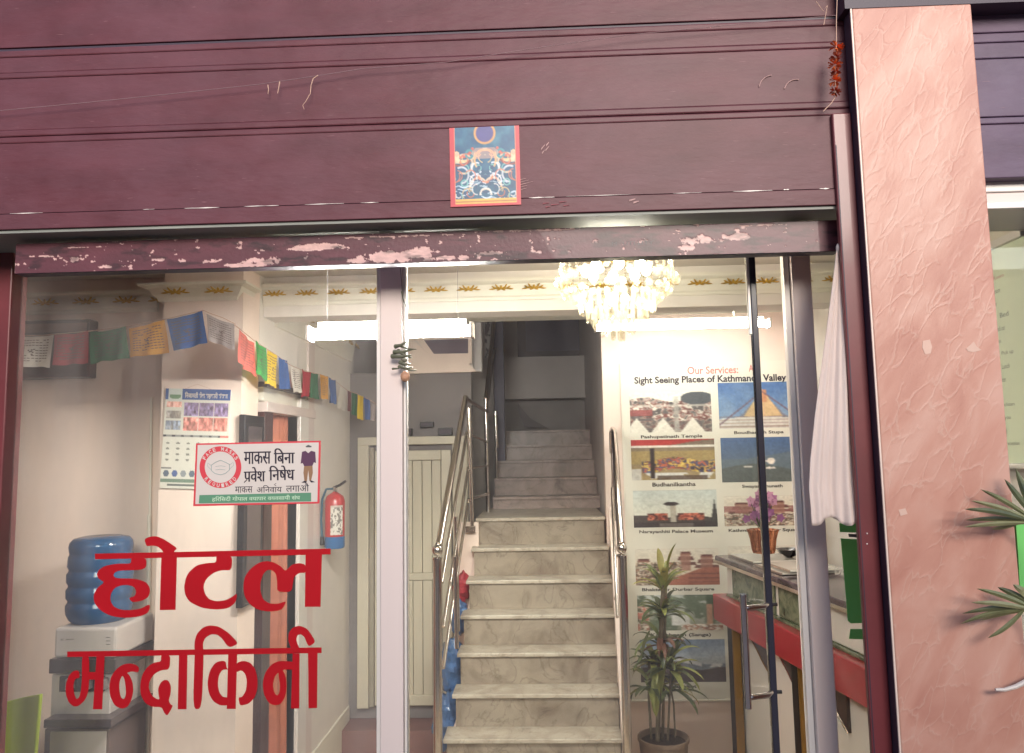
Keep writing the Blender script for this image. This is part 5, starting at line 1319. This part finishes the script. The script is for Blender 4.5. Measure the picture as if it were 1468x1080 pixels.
def labf(i, j, w=30, h=40):
    a = math.radians(-100 + 75 * i / (w - 1)); return (c.x + (R + .0008) * math.cos(a), yf + (R + .0008) * math.sin(a), zB + .012 + (zt_ - R - zB - .02) * (1 - j / (h - 1)))
lo = picture("paper_label", img, (0, 0, 0), (1, 0, 0), (0, 0, -1), attr, ex)
co = np.array([labf(i, j) for j in range(40) for i in range(30)], dtype=np.float32); lo.data.vertices.foreach_set("co", co.reshape(-1)); lo.data.update()

# ------------------------------------------------------------------ prayer flags
FC = {"white": (222, 216, 208), "red": (168, 50, 62), "green": (62, 112, 84), "yellow": (226, 164, 62), "blue": (38, 88, 158), "salmon": (220, 112, 100), "lime": (70, 160, 84), "bright_yellow": (240, 206, 50), "maroon": (120, 60, 66), "grey": (170, 160, 160)}
FM = {k: mat("flag_cloth_" + k, c_, rough=.8, var=.08, vscale=18, trans=.35, bump=.1, bscale=200) for k, c_ in FC.items()}
inkm = mat("flag_ink", (92, 78, 78), rough=.8, var=0)
def flag(par, tl, tr, br, bl_, col, y=None, dep=None, seed=0, ink=True, label=None):
    """a printed flag spanned between four 3D corners, rippling"""
    tl, tr, br, bl_ = map(Vector, (tl, tr, br, bl_)); n = (tr - tl).cross(bl_ - tl).normalized()
    w = (tr - tl).length; ph = seed * 1.7
    def fn(u, v, off=0.0):
        p = (tl * (1 - u) + tr * u) * (1 - v) + (bl_ * (1 - u) + br * u) * v
        sag = math.sin(u * math.pi) * .035 * w * (1 - v)
        rip = (.05 * math.sin(u * 7 + ph + v * 1.5) + .03 * math.sin(u * 13 + ph * 2 + v * 3)) * w * (.35 + .65 * v)
        return p + n * (rip + off) - Vector((0, 0, sag - .02 * w * math.sin(u * 9 + ph) * v))
    f = MB().grid(fn, 16, 12).build("flag", FM[col], par, smooth=True, norm=False, label=label)
    if ink:
        b = MB(); rows_ = 9
        sgn = -1 if (n.y > 0 or abs(n.y) < .2 and n.x < 0) else 1
        off = .0016 * sgn
        for r_ in range(rows_):
            v0 = .12 + .76 * r_ / rows_
            for q in range(10):
                u0 = .1 + .08 * q
                if 3 <= q <= 5 and 3 <= r_ <= 5: continue
                if random.random() < .12: continue
                b.add([fn(u0, v0, off), fn(u0 + .062, v0, off), fn(u0 + .062, v0 + .025, off), fn(u0, v0 + .025, off)], [(0, 1, 2, 3)])
        for q in range(9):
            a = q * .7; u0, v0 = .5 + .07 * math.cos(a) * (q % 3) / 2, .5 + .1 * math.sin(a) * (q % 3) / 2
            b.add([fn(u0 - .02, v0 - .02, off), fn(u0 + .025, v0 - .015, off), fn(u0 + .02, v0 + .025, off), fn(u0 - .02, v0 + .02, off)], [(0, 1, 2, 3)])
        b.build("printed_text", inkm, f, norm=False, kind="stuff")
    return f
YF = .55
f1 = [("blue", 6, 480, 17, 487, 20, 522, 10, 520, "blue flag at the window edge, far left of the front string"),
      ("white", 21, 482, 77, 480, 72, 527, 15, 525, "white printed flag between the blue sliver and the red flag"),
      ("red", 78, 480, 127, 474, 128, 521, 77, 524, "dark red printed flag hanging over the dark wall unit"),
      ("green", 130, 476, 181, 468, 184, 514, 129, 521, "dull green printed flag next to the yellow one"),
      ("yellow", 184, 471, 235, 458, 243, 506, 186, 513, "yellow printed flag hanging against the edge of the column"),
      ("blue", 239, 458, 290, 445, 298, 491, 249, 504, "plain blue flag on the front of the column"),
      ("grey", 296, 450, 336, 465, 337, 503, 300, 488, "faded grey white flag at the right end of the front string")]
cord = MB().tube([P(a, b_, YF) for a, b_ in ((-40, 474), (0, 481), (60, 481), (128, 475), (183, 468), (236, 458), (292, 445), (300, 449), (320, 456), (338, 465))], .0018, 5)
fs1 = tag(cord.build("flag_cord", thr), "thin cord carrying the row of seven large flags across the pink wall", "cord")
for k, (col, *q) in enumerate(f1):
    lab = q.pop(); t = thing("prayer_flag", lab, "flag", P(q[0], q[1], YF), group="large flags on the front string")
    flag(t, P(q[0], q[1], YF), P(q[2], q[3], YF), P(q[4], q[5], YF - .02), P(q[6], q[7], YF - .02), col, seed=k, ink=not (k in (0,)))
f2 = [("salmon", 343, 472, 364, 492, 366, 540, 340, 520), ("lime", 366, 488, 381, 499, 383, 550, 366, 531), ("bright_yellow", 383, 500, 398, 510, 398, 557, 382, 550), ("blue", 400, 512, 412, 517, 416, 558, 400, 558),
      ("white", 416, 524, 430, 531, 431, 563, 419, 562), ("red", 432, 529, 445, 534, 443, 567, 433, 570), ("green", 446, 534, 457, 536, 458, 573, 446, 571), ("yellow", 459, 536, 470, 540, 470, 573, 460, 572), ("blue", 471, 541, 481, 545, 481, 580, 472, 577),
      ("white", 485, 552, 497, 558, 496, 590, 485, 585), ("maroon", 498, 560, 503, 562, 503, 590, 498, 590), ("green", 504, 562, 512, 565, 512, 597, 504, 594), ("bright_yellow", 513, 566, 521, 568, 521, 603, 513, 600), ("blue", 522, 568, 530, 573, 530, 602, 522, 602), ("grey", 531, 575, 538, 580, 538, 604, 531, 603)]
XF = WX + .07
def XQ(px): return XF + max(0.0, (px - 495) / 43 * .27)
names = {0: "salmon flag nearest the column on the corridor string", 1: "bright green flag beside the salmon one on the corridor string", 2: "bright yellow flag just above the corridor doorway", 3: "first blue flag on the corridor string, beside the bright yellow one",
         4: "first white flag on the corridor string, left of the red one", 5: "small red flag above the metal door frame", 6: "first dull green flag on the corridor string, after the red one", 7: "orange yellow flag on the middle of the corridor string",
         8: "second blue flag, right of the orange yellow one", 9: "second white flag on the corridor string, past the second blue one", 10: "narrow maroon flag near the far end of the corridor string", 11: "second dull green flag near the far end of the corridor string",
         12: "last bright yellow flag by the centre mullion", 13: "last blue flag by the centre mullion", 14: "grey flag at the far end beside the centre mullion"}
fs2 = tag(MB().tube([PX(a, b_, XQ(a)) for a, b_ in ((336, 466), (343, 471), (365, 489), (382, 500), (400, 512), (415, 523), (431, 530), (446, 534), (470, 540), (484, 549), (498, 560), (512, 565), (531, 574), (542, 582))], .0018, 5).build("flag_cord", thr), "thin cord carrying fifteen small flags along the corridor wall", "cord")
for k, (col, *q) in enumerate(f2):
    t = thing("prayer_flag", names[k], "flag", PX(q[0], q[1], XQ(q[0])), group="small flags on the corridor string")
    flag(t, PX(q[0], q[1], XQ(q[0])), PX(q[2], q[3], XQ(q[2])), PX(q[4], q[5], XQ(q[4]) + .02), PX(q[6], q[7], XQ(q[6]) + .02), col, seed=k + 9, ink=k in (0, 1, 2, 4, 7))

# ------------------------------------------------------------------ water dispenser
YW = .62
wd = thing("water_dispenser", "silver and black water dispenser against the pink wall", "water dispenser", P(125, 1080, YW))
silv = mat("silver_plastic", (196, 186, 180), rough=.35, coat=.3, var=.03)
def wdb(n, x0, y0, x1, y1, yf, yb_, m, bev=.006): return MB().box(X(x0, 950, yf), X(x1, 950, yf), yf, yb_, Z(120, y1, yf), Z(120, y0, yf)).build(n, m, wd, bevel=bev)
wdb("upper_body", 76, 900, 166, 944, YW, YW + .3, silv, .012)
wdb("control_band", 70, 945, 165, 966, YW - .01, YW + .3, mat("dark_brown_plastic", (44, 36, 38), rough=.3, coat=.4), .004)
wdb("tap_panel", 75, 966.5, 160, 1031, YW + .03, YW + .3, silv, .004)
wdb("tap_recess", 86, 970, 150, 992, YW + .02, YW + .032, black, .002)
for px_ in (98, 124, 146): wdb("tap", px_ - 4, 974, px_ + 4, 990, YW - .015, YW + .02, mat("tap_grey", (120, 112, 112), rough=.3), .003)
wdb("drip_shelf", 66, 1032, 162, 1044, YW - .04, YW + .3, mat("shelf_dark", (58, 46, 48), rough=.3, coat=.4), .003)
wdb("lower_cabinet", 68, 1045, 160, 1190, YW + .01, YW + .3, mat("cabinet_brown", (104, 88, 84), rough=.4), .005)
wdb("cabinet_door", 76, 1049, 156, 1186, YW + .003, YW + .009, silv, .004)
text("SC  Jasmin", "brand_lettering", P(87, 916, YW - .0006), P(106, 915, YW - .0006) - P(87, 916, YW - .0006), (0, 0, -.009), blackp, wd, kind="stuff")
for q in range(3): MB().tube([P(152, 914 + q * 5, YW - .0005), P(158, 914 + q * 5, YW - .0005)], .0012, 5).build("indicator_mark", greyp, wd)
wb = thing("water_bottle", "big blue ribbed water bottle standing upside down on the dispenser", "water bottle", P(145, 895, YW + .14))
yb_ = YW + .15; cxb = X(144, 830, yb_); r_ = (X(186, 830, yb_) - X(102, 830, yb_)) / 2
def wz(py): return Z(144, py, yb_)
bm_ = mat("blue_bottle_plastic", (40, 104, 158), rough=.14, var=.12, vscale=5, trans=.45, coat=.7)
pr = []
for py, k in ((893, .55), (889, .8), (884, .9), (876, .985), (869, 1), (864, 1), (860, .94), (857, .94), (853, 1), (842, 1), (838, .94), (835, .94), (831, 1), (820, 1), (816, .94), (813, .94), (809, .99), (796, .97), (792, .93), (789, .95), (782, .97), (776, .94), (771, .84), (768.5, .6), (768, .2)):
    pr.append((r_ * k, wz(py)))
MB().lathe((cxb, yb_, 0), pr, 36).build("bottle_shell", bm_, wb, smooth=True)
MB().lathe((cxb, yb_, 0), [(r_ * .72, wz(900) + .0), (r_ * .8, wz(896)), (r_ * .55, wz(893))], 30).build("bottle_collar", black, wb, smooth=True)

# green chair
gc = thing("green_chair", "lime green moulded chair back in the bottom left corner of the window", "chair", P(10, 1080, .2))
lime = mat("lime_plastic", (164, 184, 44), rough=.4, coat=.3, var=.03)
ycf = .28
b = MB()
c4 = [P(-60, 1028, ycf + .1), P(59, 995, ycf), P(45, 1100, ycf + .02), P(-60, 1120, ycf + .12)]
def chf(u, v):
    p = (c4[0] * (1 - u) + c4[1] * u) * (1 - v) + (c4[3] * (1 - u) + c4[2] * u) * v
    return p + Vector((0, .05 * math.sin(u * math.pi) + .02 * v, 0))
b.grid(chf, 16, 12).build("backrest", lime, gc, smooth=True, norm=False, solid=.014, bevel=.003)
q = chf(.5, .5)
MB().box(q.x - .22, q.x + .18, q.y + .05, q.y + .46, .26, .3).build("seat", lime, gc, bevel=.01)
for sx in (-.2, .16):
    for sy in (.08, .43):
        MB().tube([(q.x + sx, q.y + sy, .26), (q.x + sx * 1.08, q.y + sy, FZ)], .013, 10).build("leg", steel, gc)
MB().tube([chf(.62, .97) + Vector((0, .02, 0)), (q.x + .05, q.y + .1, .28)], .012, 8).build("back_stay", steel, gc)

# ------------------------------------------------------------------ leafy plant by the stairs
YPL = 1.75
plt = thing("potted_plant", "tall bushy dracaena in a brown pot in front of the poster", "plant", P(950, 1110, YPL))
leafm = [mat("leaf_green_%d" % k, c_, rough=.35, var=.25, vscale=14, trans=.2) for k, c_ in enumerate(((112, 122, 76), (146, 150, 84), (84, 92, 62), (166, 158, 92), (130, 92, 76)))]
zp0 = Z(950, 1056, YPL)
xc = X(951, 1060, YPL); rp = .5 * (X(988, 1060, YPL) - X(914, 1060, YPL))
MB().lathe((xc, YPL, 0), [(rp * .72, FZ + .001), (rp * .95, zp0 - .02), (rp, zp0 - .018), (rp, zp0), (rp * .93, zp0), (rp * .9, zp0 - .03)], 28).build("pot", mat("brown_clay_pot", (132, 112, 96), rough=.6, var=.12), plt, smooth=True)
MB().lathe((xc, YPL, 0), [(rp * .89, zp0 - .05), (rp * .89, zp0 - .028), (.01, zp0 - .02)], 24).build("soil", mat("dark_soil", (58, 46, 40), rough=.9, bump=.5), plt)
canem = mat("cane_bark", (104, 92, 74), rough=.7, var=.25, vscale=30, bump=.3)
canes = [([P(943, 1062, YPL), P(944, 1000, YPL), P(947, 930, YPL), P(950, 860, YPL), P(953, 830, YPL)], .013), ([P(957, 1062, YPL - .03), P(960, 1000, YPL - .03), P(962, 960, YPL - .03)], .006), ([P(934, 1062, YPL + .03), P(930, 1000, YPL + .02), P(931, 950, YPL)], .007),
         ([P(968, 1058, YPL), P(966, 1010, YPL), P(961, 985, YPL)], .005), ([P(950, 1062, YPL + .02), P(953, 900, YPL + .01), P(955, 815, YPL)], .008)]
for pts, r in canes: MB().tube(pts, r, 8).build("cane", canem, plt, smooth=True)
def leaf(par, base, az, el, L, w, m, droop=1.0, name="leaf", curl=0.0):
    b = MB(); n = 8; p = Vector(base); a = el; vs = []
    h = Vector((math.cos(az), math.sin(az), 0)); side = Vector((-math.sin(az), math.cos(az), 0))
    for i in range(n + 1):
        t = i / n; wd_ = w * (math.sin(math.pi * min(1, t * .85 + .12)) ** .8) * (1 if t < .98 else .05)
        up = (-h * math.sin(a) + Vector((0, 0, 1)) * math.cos(a))
        vs += [p - side * wd_ + up * wd_ * .35, p, p + side * wd_ + up * wd_ * .35]
        p = p + (h * math.cos(a) + Vector((0, 0, 1)) * math.sin(a)) * (L / n); a -= droop * (1.5 / n) * (t + .35)
    fs = []
    for i in range(n):
        o = i * 3; fs += [(o, o + 1, o + 4, o + 3), (o + 1, o + 2, o + 5, o + 4)]
    b.add(vs, fs); return b.build(name, m, par, smooth=True, norm=False)
def rosette(px_, py_, n, L, w, el0, el1, mats, yoff=0.0, dr=1.0):
    n = int(n * 1.1); w = w * 1.3
    c = P(px_, py_, YPL + yoff)
    for k in range(n):
        az = 2.4 * k + random.uniform(-.3, .3)
        leaf(plt, c + Vector((0, 0, random.uniform(-.03, .03))), az, random.uniform(el0, el1), L * random.uniform(.7, 1.1), w * random.uniform(.8, 1.15), random.choice(mats), dr * random.uniform(.7, 1.2))
G0, G1, G2, G3, G4 = leafm
rosette(952, 845, 20, .19, .014, .5, 1.45, [G0, G1, G1, G3], 0, .9)
rosette(950, 880, 22, .20, .013, -.1, 1.0, [G0, G2, G2, G1], 0, 1.2)
rosette(948, 920, 16, .20, .012, -.2, .8, [G2, G0, G4], .02, 1.3)
rosette(935, 950, 18, .17, .012, 0, 1.2, [G0, G1, G2], .02, 1.2)
rosette(960, 955, 24, .23, .013, -.1, 1.2, [G0, G1, G2, G3], -.03, 1.1)
rosette(930, 985, 16, .18, .014, -.2, 1.0, [G0, G1, G2], .03, 1.3)
rosette(962, 985, 14, .20, .013, -.3, .7, [G0, G2, G3], -.02, 1.3)
for (px_, py_, az, el, L, w, m_) in ((955, 940, -2.6, -1.25, .2, .024, G1), (940, 965, -1.9, -1.3, .22, .026, G1), (948, 820, 1.8, 1.4, .13, .02, G3), (957, 815, -.6, 1.3, .15, .018, G1), (932, 905, -2.9, -1.1, .15, .02, G2)):
    leaf(plt, P(px_, py_, YPL - .05), az, el, L, w, m_, .3)

# ------------------------------------------------------------------ reception counter
Fp = Vector((X(1034, 800, 1.95), 1.95, 0)); Np = Vector((X(1218, 860, .62), .62, 0))
uax = (Np - Fp).normalized(); vax = Vector((-uax.y, uax.x, 0))
if vax.x < 0: vax = -vax
CM = Matrix(((uax.x, vax.x, 0, Fp.x), (uax.y, vax.y, 0, Fp.y), (0, 0, 1, 0), (0, 0, 0, 1)))
LEN = (Np - Fp).length + .3
vmax = .42
ct = thing("reception_counter", "reception counter with dark stone top, green marbled panels and a red band", "counter", (Fp.x, Fp.y, FZ))
def cbx(n, u0, u1, v0, v1, z0, z1, m, bev=.003): return MB().box(u0, u1, v0, v1, z0, z1, CM).build(n, m, ct, bevel=bev)
ztp = Z(1034, 797, 1.95)
def zat(px_, py_, u):          # height seen at a pixel on the front face at distance u along it
    q = Fp + uax * u; return Z(px_, py_, q.y)
dst = marble_mat("dark_stone_top", (84, 72, 76), (40, 34, 40), 9, .15)
gmb = marble_mat("green_marbled_panel", (112, 120, 96), (52, 66, 50), 16, .2)
cred = mat("counter_red_laminate", (146, 38, 48), rough=.3, coat=.5, var=.05)
cwh = mat("counter_white_panel", (214, 206, 196), rough=.3, coat=.3, var=.03)
cbx("stone_top", -.03, LEN, -.03, vmax, ztp - .035, ztp, dst, .008)
cbx("top_edge_trim", -.035, LEN, -.036, -.031, ztp - .04, ztp - .022, steel, .001)
zr1, zr0_ = Z(1034, 852, 1.95), Z(1034, 889, 1.95)
cbx("upper_front", .0, LEN, .03, vmax - .02, zr1 - .02, ztp - .036, cwh)
cbx("marbled_panel", .09, .62, .022, .0295, zr1 + .015, ztp - .06, gmb, .002)
cbx("marbled_panel", .66, .93, .022, .0295, zr1 + .015, ztp - .06, gmb, .002)
cbx("white_panel", .97, LEN, .024, .0295, zr1 + .015, ztp - .06, cwh, .002)
cbx("green_ledge", .05, LEN, -.0, .03, zr1 + .0005, zr1 + .012, gmb, .001)
cbx("red_band", -.03, LEN, -.05, vmax - .02, zr0_, zr1, cred, .006)
cbx("lower_front", .04, LEN, .055, vmax - .02, FZ, zr0_ - .001, cwh)
gldm = mat("gold_strip", (150, 116, 62), rough=.3, metal=.7)
for u0 in (.04, .80, LEN - .1):
    cbx("leg", u0, u0 + .06, .0, .05, FZ, zr0_ - .001, black); cbx("leg_gilding", u0 + .061, u0 + .074, .0, .045, FZ, zr0_ - .002, gldm)
scm = mat("dark_scallop_panel", (66, 54, 52), rough=.3, coat=.4, var=.15)
for (u0, u1, dep) in ((.14, .46, .17), (.47, .79, .19), (.88, 1.2, .22)):
    pts = []
    n = 14
    for i in range(n + 1):
        t_ = i / n; pts.append(CM @ Vector((u0 + (u1 - u0) * t_, .04, zr0_ - .002 - dep * (t_ ** 1.6 if t_ < .8 else (.8 ** 1.6 + (t_ - .8) * 1.0) ))))
    pts.append(CM @ Vector((u1, .04, zr0_ - .002)))
    MB().prism(pts, vax * .02).build("scallop_panel", scm, ct)
    MB().tube([p + Vector((0, 0, -.002)) for p in pts[:-1]], .004, 6).build("scallop_trim", gldm if u0 < .4 else steel, ct)

# things on the counter
def cp(u, v, z=0): return CM @ Vector((u, v, ztp + z))
vs_ = thing("copper_vase", "ribbed copper vase holding purple orchids on the counter", "vase", P(1095, 790, 1.75))
yv = 1.72; cxv = X(1094, 775, yv); zv0 = max(ztp + .001, Z(1094, 793, yv)); zv1 = Z(1094, 759, yv)
cop = mat("ribbed_copper", (170, 112, 84), rough=.25, metal=.8, var=.2, vscale=60)
b = MB(); nn_ = 48; pr = [(.045, 0), (.05, .15), (.056, .6), (.066, .95), (.068, 1), (.06, 1.0), (.05, .9)]
vsl = []
for (r, t_) in pr:
    for k in range(nn_):
        a = 2 * math.pi * k / nn_; rr_ = r * (1 + .05 * (1 if k % 4 < 2 else -1)) * 1.2; vsl.append((cxv + rr_ * math.cos(a), yv + rr_ * math.sin(a), zv0 + (zv1 - zv0) * t_))
b.add(vsl, [(i * nn_ + k, i * nn_ + (k + 1) % nn_, (i + 1) * nn_ + (k + 1) % nn_, (i + 1) * nn_ + k) for i in range(len(pr) - 1) for k in range(nn_)] + [tuple(range(nn_ - 1, -1, -1))]).build("vase_body", cop, vs_)
orc = thing("orchid_bunch", "bunch of purple pink orchids standing in the copper vase", "flowers", (cxv, yv, zv1))
petm = [mat("orchid_petal_%d" % k, c_, rough=.6, var=.15, trans=.3) for k, c_ in enumerate(((176, 120, 158), (200, 150, 176), (140, 90, 132)))]
for k in range(40):
    a = random.uniform(0, 6.28); r = random.uniform(.0, .10); c = Vector((cxv + r * math.cos(a), yv + r * math.sin(a) * .7, zv1 + random.uniform(.03, .2)))
    MB().tube([(cxv, yv, zv1 - .02), ((cxv * .6 + c.x * .4), (yv * .6 + c.y * .4), zv1 + .03), c], .002, 5).build("stem", leafm[2], orc)
    b = MB()
    for q in range(5):
        aa = q * 1.2566 + k; d = Vector((math.cos(aa), -.25, math.sin(aa))); s_ = Vector((-math.sin(aa), 0, math.cos(aa)))
        L = .026
        b.add([c, c + d * L * .5 + s_ * .011, c + d * L, c + d * L * .5 - s_ * .011], [(0, 1, 2, 3)])
    b.build("blossom", petm[k % 3], orc)
bw = thing("black_bowl", "small dark footed bowl beside the copper vase", "bowl", P(1131, 790, 1.5))
yv = 1.78; cxv = X(1131, 780, yv); z0_ = ztp + .001; hb = .055
MB().lathe((cxv, yv, z0_), [(.03, 0), (.03, .005), (.014, .01), (.02, .014), (.055, hb * .6), (.07, hb), (.066, hb), (.05, hb * .65), (.005, .02)], 28).build("bowl_body", mat("black_metal_bowl", (34, 30, 34), rough=.25, coat=.5), bw, smooth=True)
MB().tube([(cxv + .06, yv, z0_ + hb), (cxv + .085, yv, z0_ + hb + .01), (cxv + .08, yv, z0_ + hb * .6)], .003, 6).build("bowl_handle", black, bw)
for k, (u0, u1, v0, v1, zz, lab) in enumerate(((.02, .34, .04, .3, 0, "thin glass sheet with white edge at the far end of the counter"), (.42, .72, .02, .3, 0, "stack of glass sheets with bright edges in the middle of the counter"), (.44, .74, .05, .33, .014, "topmost glass sheet of the stack on the counter"))):
    t = thing("glass_sheet", lab, "glass sheet", cp(u0, v0), group="glass sheets lying on the counter")
    MB().box(u0, u1, v0, v1, ztp + .003 + zz, ztp + .012 + zz, CM).build("sheet", mat("pale_sheet_%d" % k, (198, 194, 184), rough=.15, coat=.5), t, bevel=.002)
    MB().box(u0 - .004, u1 + .004, v0 - .005, v0 - .0005, ztp + .002 + zz, ztp + .013 + zz, CM).build("edge_trim", steel, t)
db_ = thing("desk_sign", "small black desk board with white lettering at the near end of the counter", "sign", cp(1.2, .1))
MB().box(1.30, 1.318, .02, .22, ztp + .001, ztp + .10, CM).build("board", black, db_, bevel=.002)
q0 = P(1197, 812, (CM @ Vector((1.28, 0, 0))).y)
text("DE", "board_lettering", q0, P(1212, 812, q0.y) - q0, P(1197, 824, q0.y) - q0, whitep, db_, bold=.03, kind="stuff")

# ------------------------------------------------------------------ notice board on the right wall
XB = 1.62
nbp = thing("notice_board", "pale green notice board covered with faint lines of writing, right of the pillar", "notice board", PX(1440, 660, XB))
ybA, ybB = PX(1412, 500, XB).y, max(.03, PX(1475, 500, XB).y)
zt_ = PX(1445, 349, XB).z; zb_ = PX(1445, 664, XB).z
bdm = mat("pale_green_board", (226, 236, 206), rough=.6, coat=0, var=.04)
MB().box(XB, XB + .03, -.0 + .02, ybA + .35, zb_, zt_).build("board_panel", bdm, nbp)
for z0, z1 in ((zt_ + .001, zt_ + .028), (zb_ - .018, zb_ - .001)):
    MB().box(XB - .012, XB + .035, .02, ybA + .36, z0, z1).build("board_frame", alu_w, nbp, bevel=.003)
lnm = mat("faint_ink", (104, 114, 98), rough=.5, var=0)
linkr = mat("faint_red_ink", (204, 140, 124), rough=.5, var=0)
wordsL = ["Room  Rent  List", "Single  Room", "Double  Room", "Deluxe  Room", "Extra  Bed", "Check in  Check out", "Laundry  Service", "Airport  Pick up", "Breakfast  Lunch", "Hot  Cold  Water", "Please  do  not  smoke", "Keep  clean", "Thank  you", "Tax  included", "Contact  reception"]
for k, wl in enumerate(wordsL):
    zz = zt_ - .05 - k * (zt_ - zb_ - .08) / len(wordsL)
    text(wl, "board_writing", (XB - .0006, ybA - .012, zz), (0, -(.07 + .09 * ((k * 37) % 10) / 10), 0), (0, 0, -.017), linkr if k in (0, 1) else lnm, nbp, kind="stuff")
cn = thing("side_wall_cornice", "white gilded cornice above the pale green notice board", "cornice", (RX, .5, 2.5))
h = CEIL - zt_ - .04
n = len(pr2)
MB().add([(RX - .11 * a, .03, zt_ + .035 + h * c) for a, c in pr2] + [(RX - .11 * a, YB - .003, zt_ + .035 + h * c) for a, c in pr2],
      [(k, (k + 1) % n, n + (k + 1) % n, n + k) for k in range(n)] + [tuple(range(n)), tuple(range(2 * n - 1, n - 1, -1))]).build("cornice", trimm, cn)
for k in range(4):
    motif(cn, RX - .075, .1 + .16 * k, zt_ + .035 + h * .5, .12, .1, -math.pi / 2)

# ------------------------------------------------------------------ palm in front of the pillar
YPA = -.41
pal = thing("palm_plant", "potted palm whose fronds reach in front of the pink pillar from the right", "plant", P(1500, 900, YPA))
pm = [mat("palm_leaf_%d" % k, c_, rough=.4, var=.25, vscale=20, trans=.15) for k, c_ in enumerate(((118, 122, 86), (140, 140, 104), (98, 104, 74)))]
def blade(base, tip, w, m_, sag=4, y1=0.0):
    w *= 1.15
    b = MB(); n = 9; vs = []
    for i in range(n + 1):
        t = i / n
        px_ = base[0] + (tip[0] - base[0]) * t; py_ = base[1] + (tip[1] - base[1]) * t - sag * math.sin(math.pi * t)
        dx, dy = tip[0] - base[0], tip[1] - base[1]; L = math.hypot(dx, dy); nx, ny = -dy / L, dx / L
        hw = w * (math.sin(math.pi * (t * .88 + .1)) ** .7) * (1 if i < n else .05)
        y = YPA + y1 * t
        vs += [P(px_ - nx * hw, py_ - ny * hw, y), P(px_, py_, y - .004), P(px_ + nx * hw, py_ + ny * hw, y)]
    b.add(vs, [f for i in range(n) for f in ((i * 3, i * 3 + 1, i * 3 + 4, i * 3 + 3), (i * 3 + 1, i * 3 + 2, i * 3 + 5, i * 3 + 4))])
    return b.build("leaflet", m_, pal, smooth=True, norm=False)
for k, (bx, by, tx_, ty_, w, sg) in enumerate(((1476, 742, 1406, 702, 3.2, 3), (1474, 744, 1392, 718, 3.2, 3), (1474, 746, 1382, 730, 3.4, 4), (1474, 748, 1384, 746, 3.2, 3), (1472, 750, 1381, 756, 3.0, 2), (1480, 738, 1440, 687, 4, 0), (1484, 738, 1456, 672, 5, -2), (1470, 745, 1420, 759, 3.2, -2), (1492, 740, 1472, 664, 5, 0),
                                                (1480, 872, 1400, 844, 3.4, 3), (1478, 874, 1392, 864, 3.4, 3), (1476, 874, 1379, 880, 3.4, 5), (1474, 874, 1376, 895, 3.4, 6), (1476, 874, 1404, 890, 3.2, 3), (1480, 868, 1430, 842, 4, 2), (1470, 872, 1416, 915, 3.4, -5), (1486, 866, 1452, 838, 5, 2))):
    blade((bx, by), (tx_, ty_), w, pm[k % 3], sg, random.uniform(-.05, .05))
MB().tube([P(1474, 745, YPA), P(1500, 770, YPA), P(1520, 860, YPA), P(1525, 1200, YPA)], .006, 8).build("stem", pm[0], pal)
MB().tube([P(1478, 872, YPA), P(1500, 890, YPA), P(1520, 960, YPA), P(1528, 1200, YPA)], .006, 8).build("stem", pm[0], pal)
MB().lathe(P(1530, 1120, YPA), [(.13, -.55), (.17, -.02), (.18, 0), (.16, 0), (.15, -.03), (.01, -.03)], 28).build("pot", mat("clay_pot", (140, 90, 70), rough=.7), pal, smooth=True)
gsn = thing("green_hoarding", "bright green panel edge behind the palm at the far right", "panel", P(1470, 800, -.34))
MB().prism([P(1456, 744, -.3), P(1530, 738, -.3), P(1530, 852, -.3), P(1462, 846, -.3), P(1460, 800, -.3)], (0, .02, 0)).build("panel_sheet", gm, gsn)
wc = thing("white_hook", "small curved white strip low on the right beside the pillar", "strip", P(1450, 985, YPA))
MB().tube([P(1427, 989, -.37), P(1440, 989, -.37), P(1455, 985, -.37), P(1472, 977, -.37), P(1500, 965, -.37)], .004, 8, r1=.008).build("strip_body", whitep, wc, smooth=True)
